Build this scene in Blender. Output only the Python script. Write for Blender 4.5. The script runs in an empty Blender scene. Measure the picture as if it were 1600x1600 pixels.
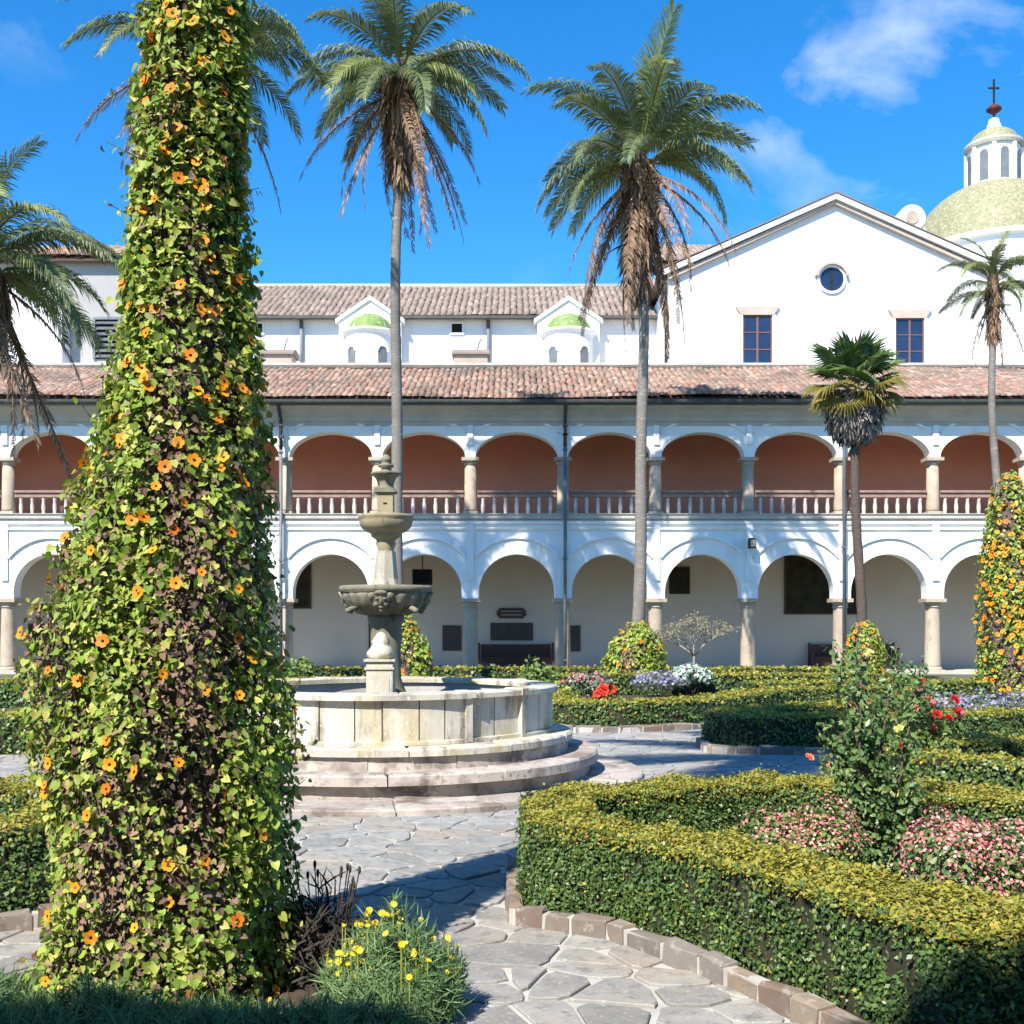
import bpy, math, random
import numpy as np
from mathutils import Vector
R = math.radians
rnd = random.Random(7)
rng = np.random.default_rng(7)
sc = bpy.context.scene
col = sc.collection

# ------------------------------------------------------------------ camera
F = 1733.0                       # focal length in pixels of the 1600 px photograph
EYE = 1.6
cam_d = bpy.data.cameras.new('camera'); cam = bpy.data.objects.new('camera', cam_d); col.objects.link(cam)
cam.location = (0, 0, EYE); cam.rotation_euler = (R(90), 0, 0)
cam_d.sensor_width = 36; cam_d.lens = 36 * F / 1600; cam_d.shift_y = 180 / 1600
cam_d.clip_start = 0.05; cam_d.clip_end = 3000
sc.camera = cam

# ------------------------------------------------------------------ light
SUN_EL, SUN_AZ = 46.0, 28.0      # azimuth: degrees to the left of straight behind the camera
sd = bpy.data.lights.new('sun', 'SUN'); sun = bpy.data.objects.new('sun', sd); col.objects.link(sun)
sd.energy = 5.0; sd.angle = R(0.53); sd.color = (1.0, 0.945, 0.86)
to_sun = Vector((-math.sin(R(SUN_AZ)) * math.cos(R(SUN_EL)), -math.cos(R(SUN_AZ)) * math.cos(R(SUN_EL)), math.sin(R(SUN_EL))))
sun.rotation_euler = to_sun.to_track_quat('Z', 'Y').to_euler()
sun.location = (-10, -20, 30)

w = bpy.data.worlds.new('World'); sc.world = w; w.use_nodes = True
nt = w.node_tree; nt.nodes.clear()
def N(t, **k):
    n = nt.nodes.new(t)
    for a, v in k.items(): setattr(n, a, v)
    return n
out = N('ShaderNodeOutputWorld'); bg = N('ShaderNodeBackground')
sky = N('ShaderNodeTexSky', sky_type='NISHITA'); sky.sun_disc = False
sky.sun_elevation = R(SUN_EL); sky.sun_rotation = R(180 + SUN_AZ)
sky.altitude = 2850; sky.air_density = 1.0; sky.dust_density = 0.2; sky.ozone_density = 3.0
hs = N('ShaderNodeHueSaturation'); hs.inputs['Saturation'].default_value = 1.33; hs.inputs['Value'].default_value = 1.95; hs.inputs['Hue'].default_value = 0.497
nt.links.new(sky.outputs[0], hs.inputs['Color'])
tc = N('ShaderNodeTexCoord')
mp = N('ShaderNodeMapping'); mp.inputs['Location'].default_value = (8.37, -8.79, 4.25); mp.inputs['Scale'].default_value = (1.0, 1.0, 1.5)
nt.links.new(tc.outputs['Generated'], mp.inputs['Vector'])
n1 = N('ShaderNodeTexNoise'); n1.inputs['Scale'].default_value = 7.0; n1.inputs['Detail'].default_value = 7; n1.inputs['Roughness'].default_value = 0.55; n1.inputs['Distortion'].default_value = 0.35
n2 = N('ShaderNodeTexNoise'); n2.inputs['Scale'].default_value = 2.2; n2.inputs['Detail'].default_value = 2
nt.links.new(mp.outputs[0], n1.inputs['Vector']); nt.links.new(mp.outputs[0], n2.inputs['Vector'])
r1 = N('ShaderNodeMapRange'); r1.inputs['From Min'].default_value = 0.50; r1.inputs['From Max'].default_value = 0.82
r2 = N('ShaderNodeMapRange'); r2.inputs['From Min'].default_value = 0.51; r2.inputs['From Max'].default_value = 0.66
nt.links.new(n1.outputs[0], r1.inputs['Value']); nt.links.new(n2.outputs[0], r2.inputs['Value'])
mu = N('ShaderNodeMath', operation='MULTIPLY'); nt.links.new(r1.outputs[0], mu.inputs[0]); nt.links.new(r2.outputs[0], mu.inputs[1])
mx = N('ShaderNodeMix', data_type='RGBA'); mx.inputs[7].default_value = (7.2, 7.8, 8.8, 1)
nt.links.new(mu.outputs[0], mx.inputs[0]); nt.links.new(hs.outputs[0], mx.inputs[6])
nt.links.new(mx.outputs[2], bg.inputs['Color']); bg.inputs['Strength'].default_value = 0.09
nt.links.new(bg.outputs[0], out.inputs['Surface'])
sc.view_settings.view_transform = 'Standard'; sc.view_settings.look = 'None'
sc.view_settings.exposure = 0.86; sc.view_settings.gamma = 1.0
sc.render.engine = 'CYCLES'
sc.cycles.max_bounces = 8; sc.cycles.diffuse_bounces = 5; sc.cycles.transparent_max_bounces = 8

# ------------------------------------------------------------------ materials
MATS = {}
def mat(name, c1, c2=None, scale=5.0, rough=0.85, bump=0.0, bscale=None, ramp=None, by=None, var=0.0,
        trans=0.0, stain=None, sscale=1.2, metal=0.0, spec=0.3, stretch=None, detail=5, streak=None):
    """c1/c2 blended by noise; by='island'/'object' gives each piece a tone of its own (ramp of colours or +-var in value)."""
    m = bpy.data.materials.new(name); MATS[name] = m; m.use_nodes = True
    t = m.node_tree; L = t.links
    bs = t.nodes['Principled BSDF']
    bs.inputs['Roughness'].default_value = rough; bs.inputs['Metallic'].default_value = metal
    bs.inputs['Specular IOR Level'].default_value = spec
    co = t.nodes.new('ShaderNodeTexCoord'); vec = co.outputs['Object']
    if by == 'object' or by is None:
        ge = t.nodes.new('ShaderNodeNewGeometry'); vec = ge.outputs['Position']
    if stretch:
        mm = t.nodes.new('ShaderNodeMapping'); mm.inputs['Scale'].default_value = stretch
        L.new(vec, mm.inputs['Vector']); vec = mm.outputs[0]
    rv = None
    if by == 'island': rv = t.nodes.new('ShaderNodeNewGeometry').outputs['Random Per Island']
    if by == 'object': rv = t.nodes.new('ShaderNodeObjectInfo').outputs['Random']
    def rgb(c): return (c[0], c[1], c[2], 1)
    cur = None
    if ramp:
        rp = t.nodes.new('ShaderNodeValToRGB'); e = rp.color_ramp.elements
        while len(e) < len(ramp): e.new(0.5)
        for i, c in enumerate(ramp):
            e[i].position = i / max(1, len(ramp) - 1); e[i].color = rgb(c)
        L.new(rv, rp.inputs[0]); cur = rp.outputs[0]
    if c2 is not None or cur is None:
        nz = t.nodes.new('ShaderNodeTexNoise'); nz.inputs['Scale'].default_value = scale; nz.inputs['Detail'].default_value = detail
        nz.inputs['Roughness'].default_value = 0.6
        L.new(vec, nz.inputs['Vector'])
        mr = t.nodes.new('ShaderNodeMapRange'); mr.inputs['From Min'].default_value = 0.32; mr.inputs['From Max'].default_value = 0.68
        L.new(nz.outputs[0], mr.inputs['Value'])
        mi = t.nodes.new('ShaderNodeMix'); mi.data_type = 'RGBA'
        L.new(mr.outputs[0], mi.inputs[0])
        if cur is not None: L.new(cur, mi.inputs[6])
        else: mi.inputs[6].default_value = rgb(c1)
        mi.inputs[7].default_value = rgb(c2 if c2 is not None else c1)
        if cur is not None: mi.inputs[7].default_value = rgb(c2)
        cur = mi.outputs[2]
    if var and rv is not None:
        h = t.nodes.new('ShaderNodeHueSaturation')
        m2 = t.nodes.new('ShaderNodeMapRange'); m2.inputs['To Min'].default_value = 1 - var; m2.inputs['To Max'].default_value = 1 + var
        L.new(rv, m2.inputs['Value']); L.new(m2.outputs[0], h.inputs['Value']); L.new(cur, h.inputs['Color']); cur = h.outputs[0]
    for (sc_, cc, lo, hi, st) in (stain or []):
        n3 = t.nodes.new('ShaderNodeTexNoise'); n3.inputs['Scale'].default_value = sc_; n3.inputs['Detail'].default_value = 6; n3.inputs['Roughness'].default_value = 0.65
        v3 = vec
        if st:
            m3 = t.nodes.new('ShaderNodeMapping'); m3.inputs['Scale'].default_value = st; L.new(vec, m3.inputs['Vector']); v3 = m3.outputs[0]
        L.new(v3, n3.inputs['Vector'])
        m4 = t.nodes.new('ShaderNodeMapRange'); m4.inputs['From Min'].default_value = lo; m4.inputs['From Max'].default_value = hi
        L.new(n3.outputs[0], m4.inputs['Value'])
        m5 = t.nodes.new('ShaderNodeMix'); m5.data_type = 'RGBA'; L.new(m4.outputs[0], m5.inputs[0]); L.new(cur, m5.inputs[6]); m5.inputs[7].default_value = rgb(cc)
        cur = m5.outputs[2]
    L.new(cur, bs.inputs['Base Color'])
    if bump:
        nb = t.nodes.new('ShaderNodeTexNoise'); nb.inputs['Scale'].default_value = bscale or scale * 4; nb.inputs['Detail'].default_value = 6
        L.new(vec, nb.inputs['Vector'])
        bp = t.nodes.new('ShaderNodeBump'); bp.inputs['Strength'].default_value = min(1, bump * 10); bp.inputs['Distance'].default_value = bump
        L.new(nb.outputs[0], bp.inputs['Height']); L.new(bp.outputs[0], bs.inputs['Normal'])
    if trans:
        tr = t.nodes.new('ShaderNodeBsdfTranslucent'); ms = t.nodes.new('ShaderNodeMixShader'); ms.inputs[0].default_value = trans
        L.new(cur, tr.inputs['Color']); L.new(bs.outputs[0], ms.inputs[1]); L.new(tr.outputs[0], ms.inputs[2])
        L.new(ms.outputs[0], t.nodes['Material Output'].inputs['Surface'])
    return m

mat('plaster', (.86, .845, .815), (.80, .785, .76), 0.9, .9, .004, 14, stain=[(0.7, (.60, .58, .55), .56, .78, (1, 1, .35)), (3.5, (.62, .60, .57), .62, .8, None), (4.0, (.50, .48, .45), .62, .80, (1, 1, .10))])
mat('plaster_church', (.82, .815, .80), (.78, .77, .76), 0.5, .9, .004, 10, stain=[(0.5, (.66, .64, .60), .58, .80, (1, 1, .3)), (2.6, (.58, .56, .52), .62, .82, (1, 1, .08))])
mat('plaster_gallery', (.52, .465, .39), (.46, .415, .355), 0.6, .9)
mat('plaster_in_shade', (.42, .41, .40), (.34, .33, .32), 0.5, .9, .004, 6)  # shade of the transept wall put into its plaster colour
mat('terracotta_paint', (.60, .28, .185), (.53, .24, .16), 0.7, .85)
mat('cornice_stone', (.50, .475, .42), (.40, .375, .33), 1.5, .9, .004, 12)
mat('column_stone', (.47, .385, .29), (.38, .30, .225), 3.0, .85, .006, 25, by='object', var=.10, stain=[(4, (.26, .20, .16), .58, .72, (1, 1, .4))])
mat('baluster_paint', (.62, .53, .47), (.50, .41, .36), 4, .8, .002, 30, by='object', var=.08)
mat('rail_paint', (.33, .22, .17), (.24, .155, .12), 5, .8, .002, 30)
mat('gutter_metal', (.055, .06, .062), (.10, .095, .085), 3, .55, metal=.3)
mat('pipe_metal', (.20, .22, .23), (.13, .14, .15), 2, .6, metal=.2)
mat('pipe_dark', (.04, .05, .05), (.07, .07, .07), 2, .6, metal=.2)
TR = [(.30, .14, .09), (.42, .21, .145), (.33, .20, .155), (.50, .31, .235), (.22, .145, .12), (.55, .40, .32), (.38, .175, .115), (.17, .105, .085)]
mat('roof_tile', TR[0], (.19, .16, .13), 2.2, .9, .006, 20, ramp=TR, by='island', stain=[(.45, (.12, .105, .085), .52, .72, None), (1.6, (.30, .27, .22), .60, .75, None)])
mat('roof_tile_grey', TR[0], (.20, .17, .145), 1.4, .9, .006, 20, ramp=[(.30, .215, .18), (.38, .28, .235), (.24, .18, .155), (.44, .35, .30), (.32, .225, .185)], by='island')
mat('roof_pan', (.13, .075, .055), (.08, .055, .045), 3, .95)
mat('green_tile', (.25, .235, .125), (.32, .29, .17), 2.5, .6, .01, 16, stain=[(4.5, (.20, .215, .11), .50, .58, None), (6.5, (.50, .45, .31), .56, .62, None)])
mat('bright_green_tile', (.15, .24, .055), (.23, .31, .10), 4, .6, .01, 14, stain=[(6, (.46, .48, .32), .56, .62, None), (8, (.10, .17, .04), .58, .66, None)])
mat('window_glass', (.012, .022, .055), (.02, .035, .085), 1, .12, spec=.6)
mat('window_frame', (.20, .10, .075), (.15, .075, .06), 5, .7)
mat('lintel_stone', (.50, .42, .35), (.42, .35, .29), 3, .9, .005, 20)
mat('shadow_void', (.012, .012, .013), None, 1, .95)
mat('louvre', (.10, .11, .13), (.07, .08, .09), 3, .7)
mat('brick_box', (.46, .37, .31), (.36, .28, .23), 2, .9, .006, 12)
mat('painting', (.016, .018, .014), (.045, .042, .026), 3.2, .6, spec=.08)
mat('dark_wood', (.045, .022, .016), (.075, .038, .026), 6, .6, stretch=(1, 1, 6))
mat('bronze', (.055, .045, .04), (.08, .065, .055), 5, .6, metal=.3)
mat('iron', (.02, .02, .02), (.035, .03, .028), 6, .6, metal=.5)
mat('lamp_glass', (.30, .28, .22), None, 3, .3)
mat('rust_red', (.12, .03, .025), (.07, .02, .02), 5, .7)
mat('fountain_white', (.46, .42, .335), (.58, .545, .465), 2.2, .85, .010, 26, by='object', var=.14,
    stain=[(2.6, (.42, .33, .16), .47, .66, (1, 1, .30)), (6, (.19, .165, .13), .52, .68, (1, 1, .20)), (1.6, (.30, .28, .25), .56, .72, None), (30, (.66, .63, .56), .58, .68, None)])
mat('fountain_pale', (.42, .39, .31), (.34, .31, .245), 5, .85, .010, 26, stain=[(9, (.20, .18, .14), .54, .68, (1, 1, .3)), (25, (.55, .52, .44), .58, .68, None)])
mat('fountain_step', (.36, .31, .265), (.46, .41, .36), 2.5, .88, .012, 20, by='object', var=.2,
    stain=[(2.2, (.17, .13, .11), .48, .64, None), (5, (.54, .49, .40), .58, .70, None), (14, (.22, .19, .17), .56, .66, None)])
mat('fountain_grey', (.23, .205, .145), (.16, .145, .105), 7, .85, .012, 24, stain=[(9, (.09, .085, .065), .54, .66, (1, 1, .5)), (6, (.46, .42, .31), .62, .72, None)])
mat('fountain_yellow', (.34, .29, .175), (.24, .21, .135), 6, .85, .01, 24, stain=[(8, (.14, .12, .08), .57, .70, (1, 1, .4))])
mat('water', (.015, .02, .018), None, 2, .06, spec=.5, bump=.004, bscale=6)
mat('mortar', (.47, .45, .41), (.37, .355, .325), 6, .95, .006, 60, stain=[(.6, (.30, .28, .25), .55, .75, None)])
mat('flagstone', (.215, .21, .195), (.30, .29, .265), 5, .86, .016, 34, by='object', var=.18, stain=[(1.1, (.34, .28, .21), .50, .70, None), (11, (.18, .175, .165), .52, .66, None), (40, (.42, .40, .37), .58, .70, None)])
mat('flagstone_mass', (.24, .235, .22), (.33, .32, .295), 5, .86, .016, 34, by='island', var=.18, stain=[(1.1, (.36, .31, .25), .50, .70, None), (11, (.20, .195, .185), .52, .66, None), (40, (.44, .42, .39), .58, .70, None)])
mat('kerb_stone', (.27, .215, .17), (.20, .17, .15), 9, .88, .016, 30, ramp=[(0.257, 0.160, 0.086), (0.151, 0.104, 0.082), (0.203, 0.168, 0.125), (0.128, 0.120, 0.113), (0.302, 0.216, 0.133), (0.181, 0.176, 0.160), (0.226, 0.136, 0.078)], by='object', var=.1, stain=[(14, (.36, .33, .28), .56, .70, None), (5, (.12, .10, .085), .58, .72, None)])
mat('soil', (.055, .04, .028), (.085, .06, .042), 6, .97, .03, 14, stain=[(2.5, (.05, .075, .025), .52, .64, None)])
mat('earth', (.10, .10, .055), (.16, .14, .10), .8, .95, .02, 6, stain=[(1.7, (.05, .085, .022), .48, .6, None)])
mat('hedge_core', (.022, .026, .012), (.05, .042, .026), 30, .95, .02, 60)
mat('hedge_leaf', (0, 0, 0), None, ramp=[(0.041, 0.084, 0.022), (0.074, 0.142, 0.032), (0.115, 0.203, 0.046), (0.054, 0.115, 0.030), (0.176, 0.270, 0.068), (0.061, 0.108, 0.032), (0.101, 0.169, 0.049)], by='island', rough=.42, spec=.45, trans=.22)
mat('hedge_tip_sunlit', (0, 0, 0), None, ramp=[(0.305, 0.310, 0.048), (0.406, 0.367, 0.054), (0.248, 0.287, 0.048), (0.474, 0.390, 0.066), (0.326, 0.332, 0.054), (0.428, 0.321, 0.060), (0.202, 0.241, 0.043)], by='island', rough=.5, trans=.3)  # fresh growth of the tops, with sunlit brightness also put into the colour
mat('vine_leaf', (0, 0, 0), None, ramp=[(0.128, 0.221, 0.033), (0.240, 0.351, 0.052), (0.346, 0.456, 0.072), (0.166, 0.273, 0.045), (0.494, 0.547, 0.110), (0.106, 0.169, 0.033), (0.630, 0.586, 0.154), (0.285, 0.390, 0.065)], by='island', rough=.5, trans=.32)
mat('vine_leaf_single', (0, 0, 0), None, ramp=[(0.164, 0.260, 0.037), (0.273, 0.379, 0.058), (0.355, 0.438, 0.069), (0.206, 0.308, 0.048), (0.492, 0.511, 0.104), (0.615, 0.557, 0.151)], by='object', rough=.5, trans=.32)
mat('dry_leaf', (0, 0, 0), None, ramp=[(0.180, 0.115, 0.075), (0.270, 0.176, 0.119), (0.120, 0.078, 0.056), (0.360, 0.230, 0.150), (0.225, 0.142, 0.106), (0.255, 0.203, 0.088)], by='island', rough=.85, trans=.15)
mat('stem_brown', (.15, .105, .08), (.06, .044, .036), 9, .9)
mat('orange_petal', (0, 0, 0), None, ramp=[(.86, .27, .010), (.88, .36, .012), (.80, .19, .010), (.88, .43, .02)], by='object', rough=.55, trans=.25)
mat('flower_eye', (.02, .006, .006), None, 3, .8)
mat('yellow_petal', (0, 0, 0), None, ramp=[(.85, .62, .02), (.88, .70, .06), (.80, .52, .02)], by='object', rough=.55, trans=.25)
mat('pink_petal', (0, 0, 0), None, ramp=[(.70, .14, .17), (.80, .30, .30), (.66, .12, .20), (.85, .48, .44), (.70, .20, .16), (.86, .62, .56)], by='island', rough=.6, trans=.25)
mat('red_petal', (0, 0, 0), None, ramp=[(.62, .03, .02), (.75, .07, .03), (.50, .02, .03)], by='island', rough=.6, trans=.2)
mat('rose_petal_red', (.42, .012, .018), (.55, .03, .03), 30, .6)
mat('rose_petal_coral', (.80, .20, .11), (.88, .30, .2), 30, .6)
mat('rose_petal_yellow', (.85, .75, .16), (.88, .80, .35), 30, .6)
mat('rose_petal_pink', (.75, .18, .28), (.82, .3, .38), 30, .6)
mat('lilac_petal', (0, 0, 0), None, ramp=[(.28, .26, .44), (.38, .34, .50), (.24, .23, .36), (.48, .45, .56)], by='island', rough=.7, trans=.2)
mat('white_petal', (.75, .75, .72), (.62, .62, .6), 20, .7)
mat('shrub_leaf', (0, 0, 0), None, ramp=[(.10, .17, .04), (.16, .25, .06), (.23, .31, .08), (.08, .14, .04), (.28, .35, .12)], by='island', rough=.5, trans=.28)
mat('rose_leaf', (0, 0, 0), None, ramp=[(0.057, 0.115, 0.034), (0.103, 0.190, 0.048), (0.149, 0.253, 0.069), (0.075, 0.138, 0.041), (0.218, 0.310, 0.115), (0.184, 0.207, 0.081)], by='island', rough=.42, spec=.45, trans=.25)
mat('grey_leaf', (0, 0, 0), None, ramp=[(.15, .19, .13), (.21, .25, .18), (.11, .15, .10), (.27, .29, .24)], by='island', rough=.7, trans=.2)
mat('blue_leaf', (0, 0, 0), None, ramp=[(0.085, 0.160, 0.064), (0.133, 0.230, 0.088), (0.190, 0.300, 0.112), (0.076, 0.140, 0.056), (0.257, 0.360, 0.152)], by='island', rough=.55, trans=.25)
mat('silver_leaf', (0, 0, 0), None, ramp=[(.25, .40, .26), (.40, .52, .40), (.60, .66, .60), (.22, .33, .2)], by='island', rough=.6, trans=.25)
mat('twig_leaf', (0, 0, 0), None, ramp=[(.22, .21, .11), (.30, .26, .16), (.17, .17, .09), (.36, .33, .22)], by='island', rough=.7, trans=.2)
mat('bark_pale', (.30, .27, .23), (.20, .18, .155), 8, .9, .006, 30)
mat('palm_trunk', (.25, .22, .19), (.13, .115, .10), 3, .92, .02, 18, stretch=(1, 1, 5), stain=[(3, (.33, .30, .265), .54, .66, None), (.35, (.12, .11, .10), .52, .68, (1, 1, .3))])
mat('fan_trunk', (.075, .055, .045), (.12, .09, .075), 6, .95, .02, 30, stretch=(1, 1, 4))
mat('palm_leaf', (0, 0, 0), None, ramp=[(0.094, 0.132, 0.050), (0.144, 0.186, 0.067), (0.200, 0.240, 0.091), (0.100, 0.144, 0.063), (0.288, 0.306, 0.140), (0.069, 0.096, 0.048)], by='island', rough=.45, spec=.4, trans=.25)
mat('palm_leaf_young', (0, 0, 0), None, ramp=[(0.209, 0.259, 0.075), (0.286, 0.324, 0.106), (0.165, 0.211, 0.062), (0.352, 0.367, 0.138)], by='island', rough=.45, spec=.4, trans=.3)
mat('palm_leaf_dead', (0, 0, 0), None, ramp=[(.26, .165, .10), (.36, .235, .145), (.17, .11, .07), (.11, .075, .052), (.44, .30, .19), (.30, .18, .11)], by='island', rough=.8, trans=.2)
mat('palm_rachis', (.20, .20, .07), (.15, .15, .055), 5, .6)
mat('palm_rachis_dead', (.22, .13, .075), (.14, .085, .055), 5, .8)
mat('skirt_dead', (0, 0, 0), None, ramp=[(.28, .235, .20), (.36, .31, .26), (.17, .14, .12), (.10, .08, .075), (.48, .42, .37)], by='island', rough=.85, trans=.1)
mat('fan_leaf', (0, 0, 0), None, ramp=[(0.063, 0.119, 0.031), (0.105, 0.168, 0.039), (0.154, 0.210, 0.049), (0.084, 0.140, 0.039)], by='island', rough=.4, spec=.45, trans=.25)
mat('fan_leaf_old', (0, 0, 0), None, ramp=[(.18, .18, .045), (.26, .22, .05), (.32, .22, .05), (.20, .19, .05)], by='island', rough=.5, trans=.3)
mat('dark_plume', (0, 0, 0), None, ramp=[(.03, .022, .022), (.05, .035, .03), (.04, .05, .03)], by='island', rough=.8)
mat('lawn', (.085, .16, .03), (.12, .21, .04), 10, .9, .02, 50)

# ------------------------------------------------------------------ object helpers
def tag(o, label=None, cat=None, group=None, kind=None):
    if label: o['label'] = label
    if cat: o['category'] = cat
    if group: o['group'] = group
    if kind: o['kind'] = kind
    return o
def empty(name, loc=(0, 0, 0), label=None, cat=None, group=None):
    o = bpy.data.objects.new(name, None); col.objects.link(o); o.location = loc; o.empty_display_size = .2
    return tag(o, label, cat, group)
def link(name, me, parent=None, loc=None, rot=None, scale=None):
    o = bpy.data.objects.new(name, me); col.objects.link(o)
    if parent is not None: o.parent = parent
    if loc is not None: o.location = loc
    if rot is not None: o.rotation_euler = rot
    if scale is not None: o.scale = scale if hasattr(scale, '__len__') else (scale,) * 3
    return o
def np_mesh(name, V, faces_flat, counts, mats, mi=None, smooth=False):
    """fast mesh from numpy arrays"""
    me = bpy.data.meshes.new(name)
    V = np.asarray(V, dtype=np.float32); ff = np.asarray(faces_flat, dtype=np.int32); ct = np.asarray(counts, dtype=np.int32)
    me.vertices.add(len(V)); me.vertices.foreach_set('co', V.ravel())
    me.loops.add(len(ff)); me.loops.foreach_set('vertex_index', ff)
    me.polygons.add(len(ct))
    st = np.zeros(len(ct), dtype=np.int32); st[1:] = np.cumsum(ct)[:-1]
    me.polygons.foreach_set('loop_start', st)
    if mi is not None: me.polygons.foreach_set('material_index', np.asarray(mi, dtype=np.int32))
    if smooth: me.polygons.foreach_set('use_smooth', np.ones(len(ct), dtype=bool))
    for m in mats: me.materials.append(MATS[m])
    me.update(calc_edges=True)
    return me
class MB:
    """collects faces, builds one mesh"""
    def __init__(s): s.v = []; s.f = []; s.m = []; s.s = []
    def add(s, vs, fs, mi=0, smooth=False):
        b = len(s.v); s.v += [tuple(x) for x in vs]
        for f in fs: s.f.append([b + i for i in f]); s.m.append(mi); s.s.append(smooth)
    def box(s, x0, x1, y0, y1, z0, z1, mi=0, c=0.0):
        if c:
            vs = [(x0, y0, z0), (x1, y0, z0), (x1, y1, z0), (x0, y1, z0), (x0, y0, z1 - c), (x1, y0, z1 - c), (x1, y1, z1 - c), (x0, y1, z1 - c),
                  (x0 + c, y0 + c, z1), (x1 - c, y0 + c, z1), (x1 - c, y1 - c, z1), (x0 + c, y1 - c, z1)]
            fs = [(3, 2, 1, 0)] + [(i, (i + 1) % 4, 4 + (i + 1) % 4, 4 + i) for i in range(4)] + [(4 + i, 4 + (i + 1) % 4, 8 + (i + 1) % 4, 8 + i) for i in range(4)] + [(8, 9, 10, 11)]
        else:
            vs = [(x0, y0, z0), (x1, y0, z0), (x1, y1, z0), (x0, y1, z0), (x0, y0, z1), (x1, y0, z1), (x1, y1, z1), (x0, y1, z1)]
            fs = [(3, 2, 1, 0), (4, 5, 6, 7), (0, 1, 5, 4), (1, 2, 6, 5), (2, 3, 7, 6), (3, 0, 4, 7)]
        s.add(vs, fs, mi)
    def prism(s, poly, z0, z1, mi=0, c=0.0):
        """vertical prism over a plan polygon (counter-clockwise), optional top chamfer"""
        n = len(poly); vs = [(x, y, z0) for x, y in poly]; fs = [tuple(range(n - 1, -1, -1))]
        if c:
            cx = sum(p[0] for p in poly) / n; cy = sum(p[1] for p in poly) / n
            vs += [(x, y, z1 - c) for x, y in poly]
            for x, y in poly:
                d = math.hypot(x - cx, y - cy) or 1; k = max(0, 1 - c * 1.3 / d)
                vs.append((cx + (x - cx) * k, cy + (y - cy) * k, z1))
            fs += [(i, (i + 1) % n, n + (i + 1) % n, n + i) for i in range(n)] + [(n + i, n + (i + 1) % n, 2 * n + (i + 1) % n, 2 * n + i) for i in range(n)] + [tuple(range(2 * n, 3 * n))]
        else:
            vs += [(x, y, z1) for x, y in poly]
            fs += [(i, (i + 1) % n, n + (i + 1) % n, n + i) for i in range(n)] + [tuple(range(n, 2 * n))]
        s.add(vs, fs, mi)
    def extrude_x(s, prof, x0, x1, mi=0, smooth=False):
        """closed (y,z) profile extruded along x"""
        n = len(prof); vs = [(x0, y, z) for y, z in prof] + [(x1, y, z) for y, z in prof]
        s.add(vs, [(i, (i + 1) % n, n + (i + 1) % n, n + i) for i in range(n)] + [tuple(range(n - 1, -1, -1)), tuple(range(n, 2 * n))], mi, smooth)
    def extrude_y(s, prof, y0, y1, mi=0):
        n = len(prof); vs = [(x, y0, z) for x, z in prof] + [(x, y1, z) for x, z in prof]
        s.add(vs, [(i, (i + 1) % n, n + (i + 1) % n, n + i) for i in range(n)] + [tuple(range(n - 1, -1, -1)), tuple(range(n, 2 * n))], mi)
    def lathe(s, prof, seg=24, cx=0, cy=0, mi=0, smooth=True, mod=None, sq=False, a0=0.0, a1=2 * math.pi):
        full = abs(a1 - a0 - 2 * math.pi) < 1e-6; k = seg if full else seg + 1; n = len(prof); vs = []
        for i in range(k):
            a = a0 + (a1 - a0) * i / seg
            for (r, z) in prof:
                q = r * (mod(a, r, z) if mod else 1)
                vs.append((cx + q * math.cos(a), cy + q * math.sin(a), z))
        fs = []
        for i in range(seg):
            j = (i + 1) % k
            for t in range(n - 1): fs.append((i * n + t, j * n + t, j * n + t + 1, i * n + t + 1))
        s.add(vs, fs, mi, smooth)
    def tube(s, pts, rad, seg=6, mi=0, smooth=True, cap=True):
        pts = [Vector(p) for p in pts]; n = len(pts)
        rad = rad if hasattr(rad, '__len__') else [rad] * n; vs = []
        for i, p in enumerate(pts):
            d = (pts[min(n - 1, i + 1)] - pts[max(0, i - 1)]).normalized()
            a = d.cross(Vector((0.31, 0.95, 0.02))).normalized(); b = d.cross(a)
            for k in range(seg):
                t = 2 * math.pi * k / seg; vs.append(p + (a * math.cos(t) + b * math.sin(t)) * rad[i])
        fs = [(i * seg + k, i * seg + (k + 1) % seg, (i + 1) * seg + (k + 1) % seg, (i + 1) * seg + k) for i in range(n - 1) for k in range(seg)]
        if cap: fs += [tuple(range(seg - 1, -1, -1)), tuple(range((n - 1) * seg, n * seg))]
        s.add(vs, fs, mi, smooth)
    def mesh(s, name, mats):
        me = bpy.data.meshes.new(name); me.from_pydata(s.v, [], s.f)
        for m in (mats if isinstance(mats, (list, tuple)) else [mats]): me.materials.append(MATS[m])
        me.polygons.foreach_set('material_index', s.m); me.polygons.foreach_set('use_smooth', s.s); me.update()
        return me
    def build(s, name, mats, parent=None, loc=None, rot=None):
        return link(name, s.mesh(name, mats), parent, loc, rot)
def box(name, mats, x0, x1, y0, y1, z0, z1, parent=None, c=0.0):
    m = MB(); m.box(x0, x1, y0, y1, z0, z1, 0, c); return m.build(name, mats, parent)
def copy_tree(o, parent=None, skip=()):
    c = o.copy(); col.objects.link(c); c.parent = parent
    for ch in list(o.children):
        if ch.name.split('.')[0] not in skip: copy_tree(ch, c, skip)
    return c
def fx(px, Y): return (px - 800) * Y / F          # metres to the right of the lens axis at distance Y
def fz(py, Y): return EYE - (py - 980) * Y / F    # metres above the ground at distance Y

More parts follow.
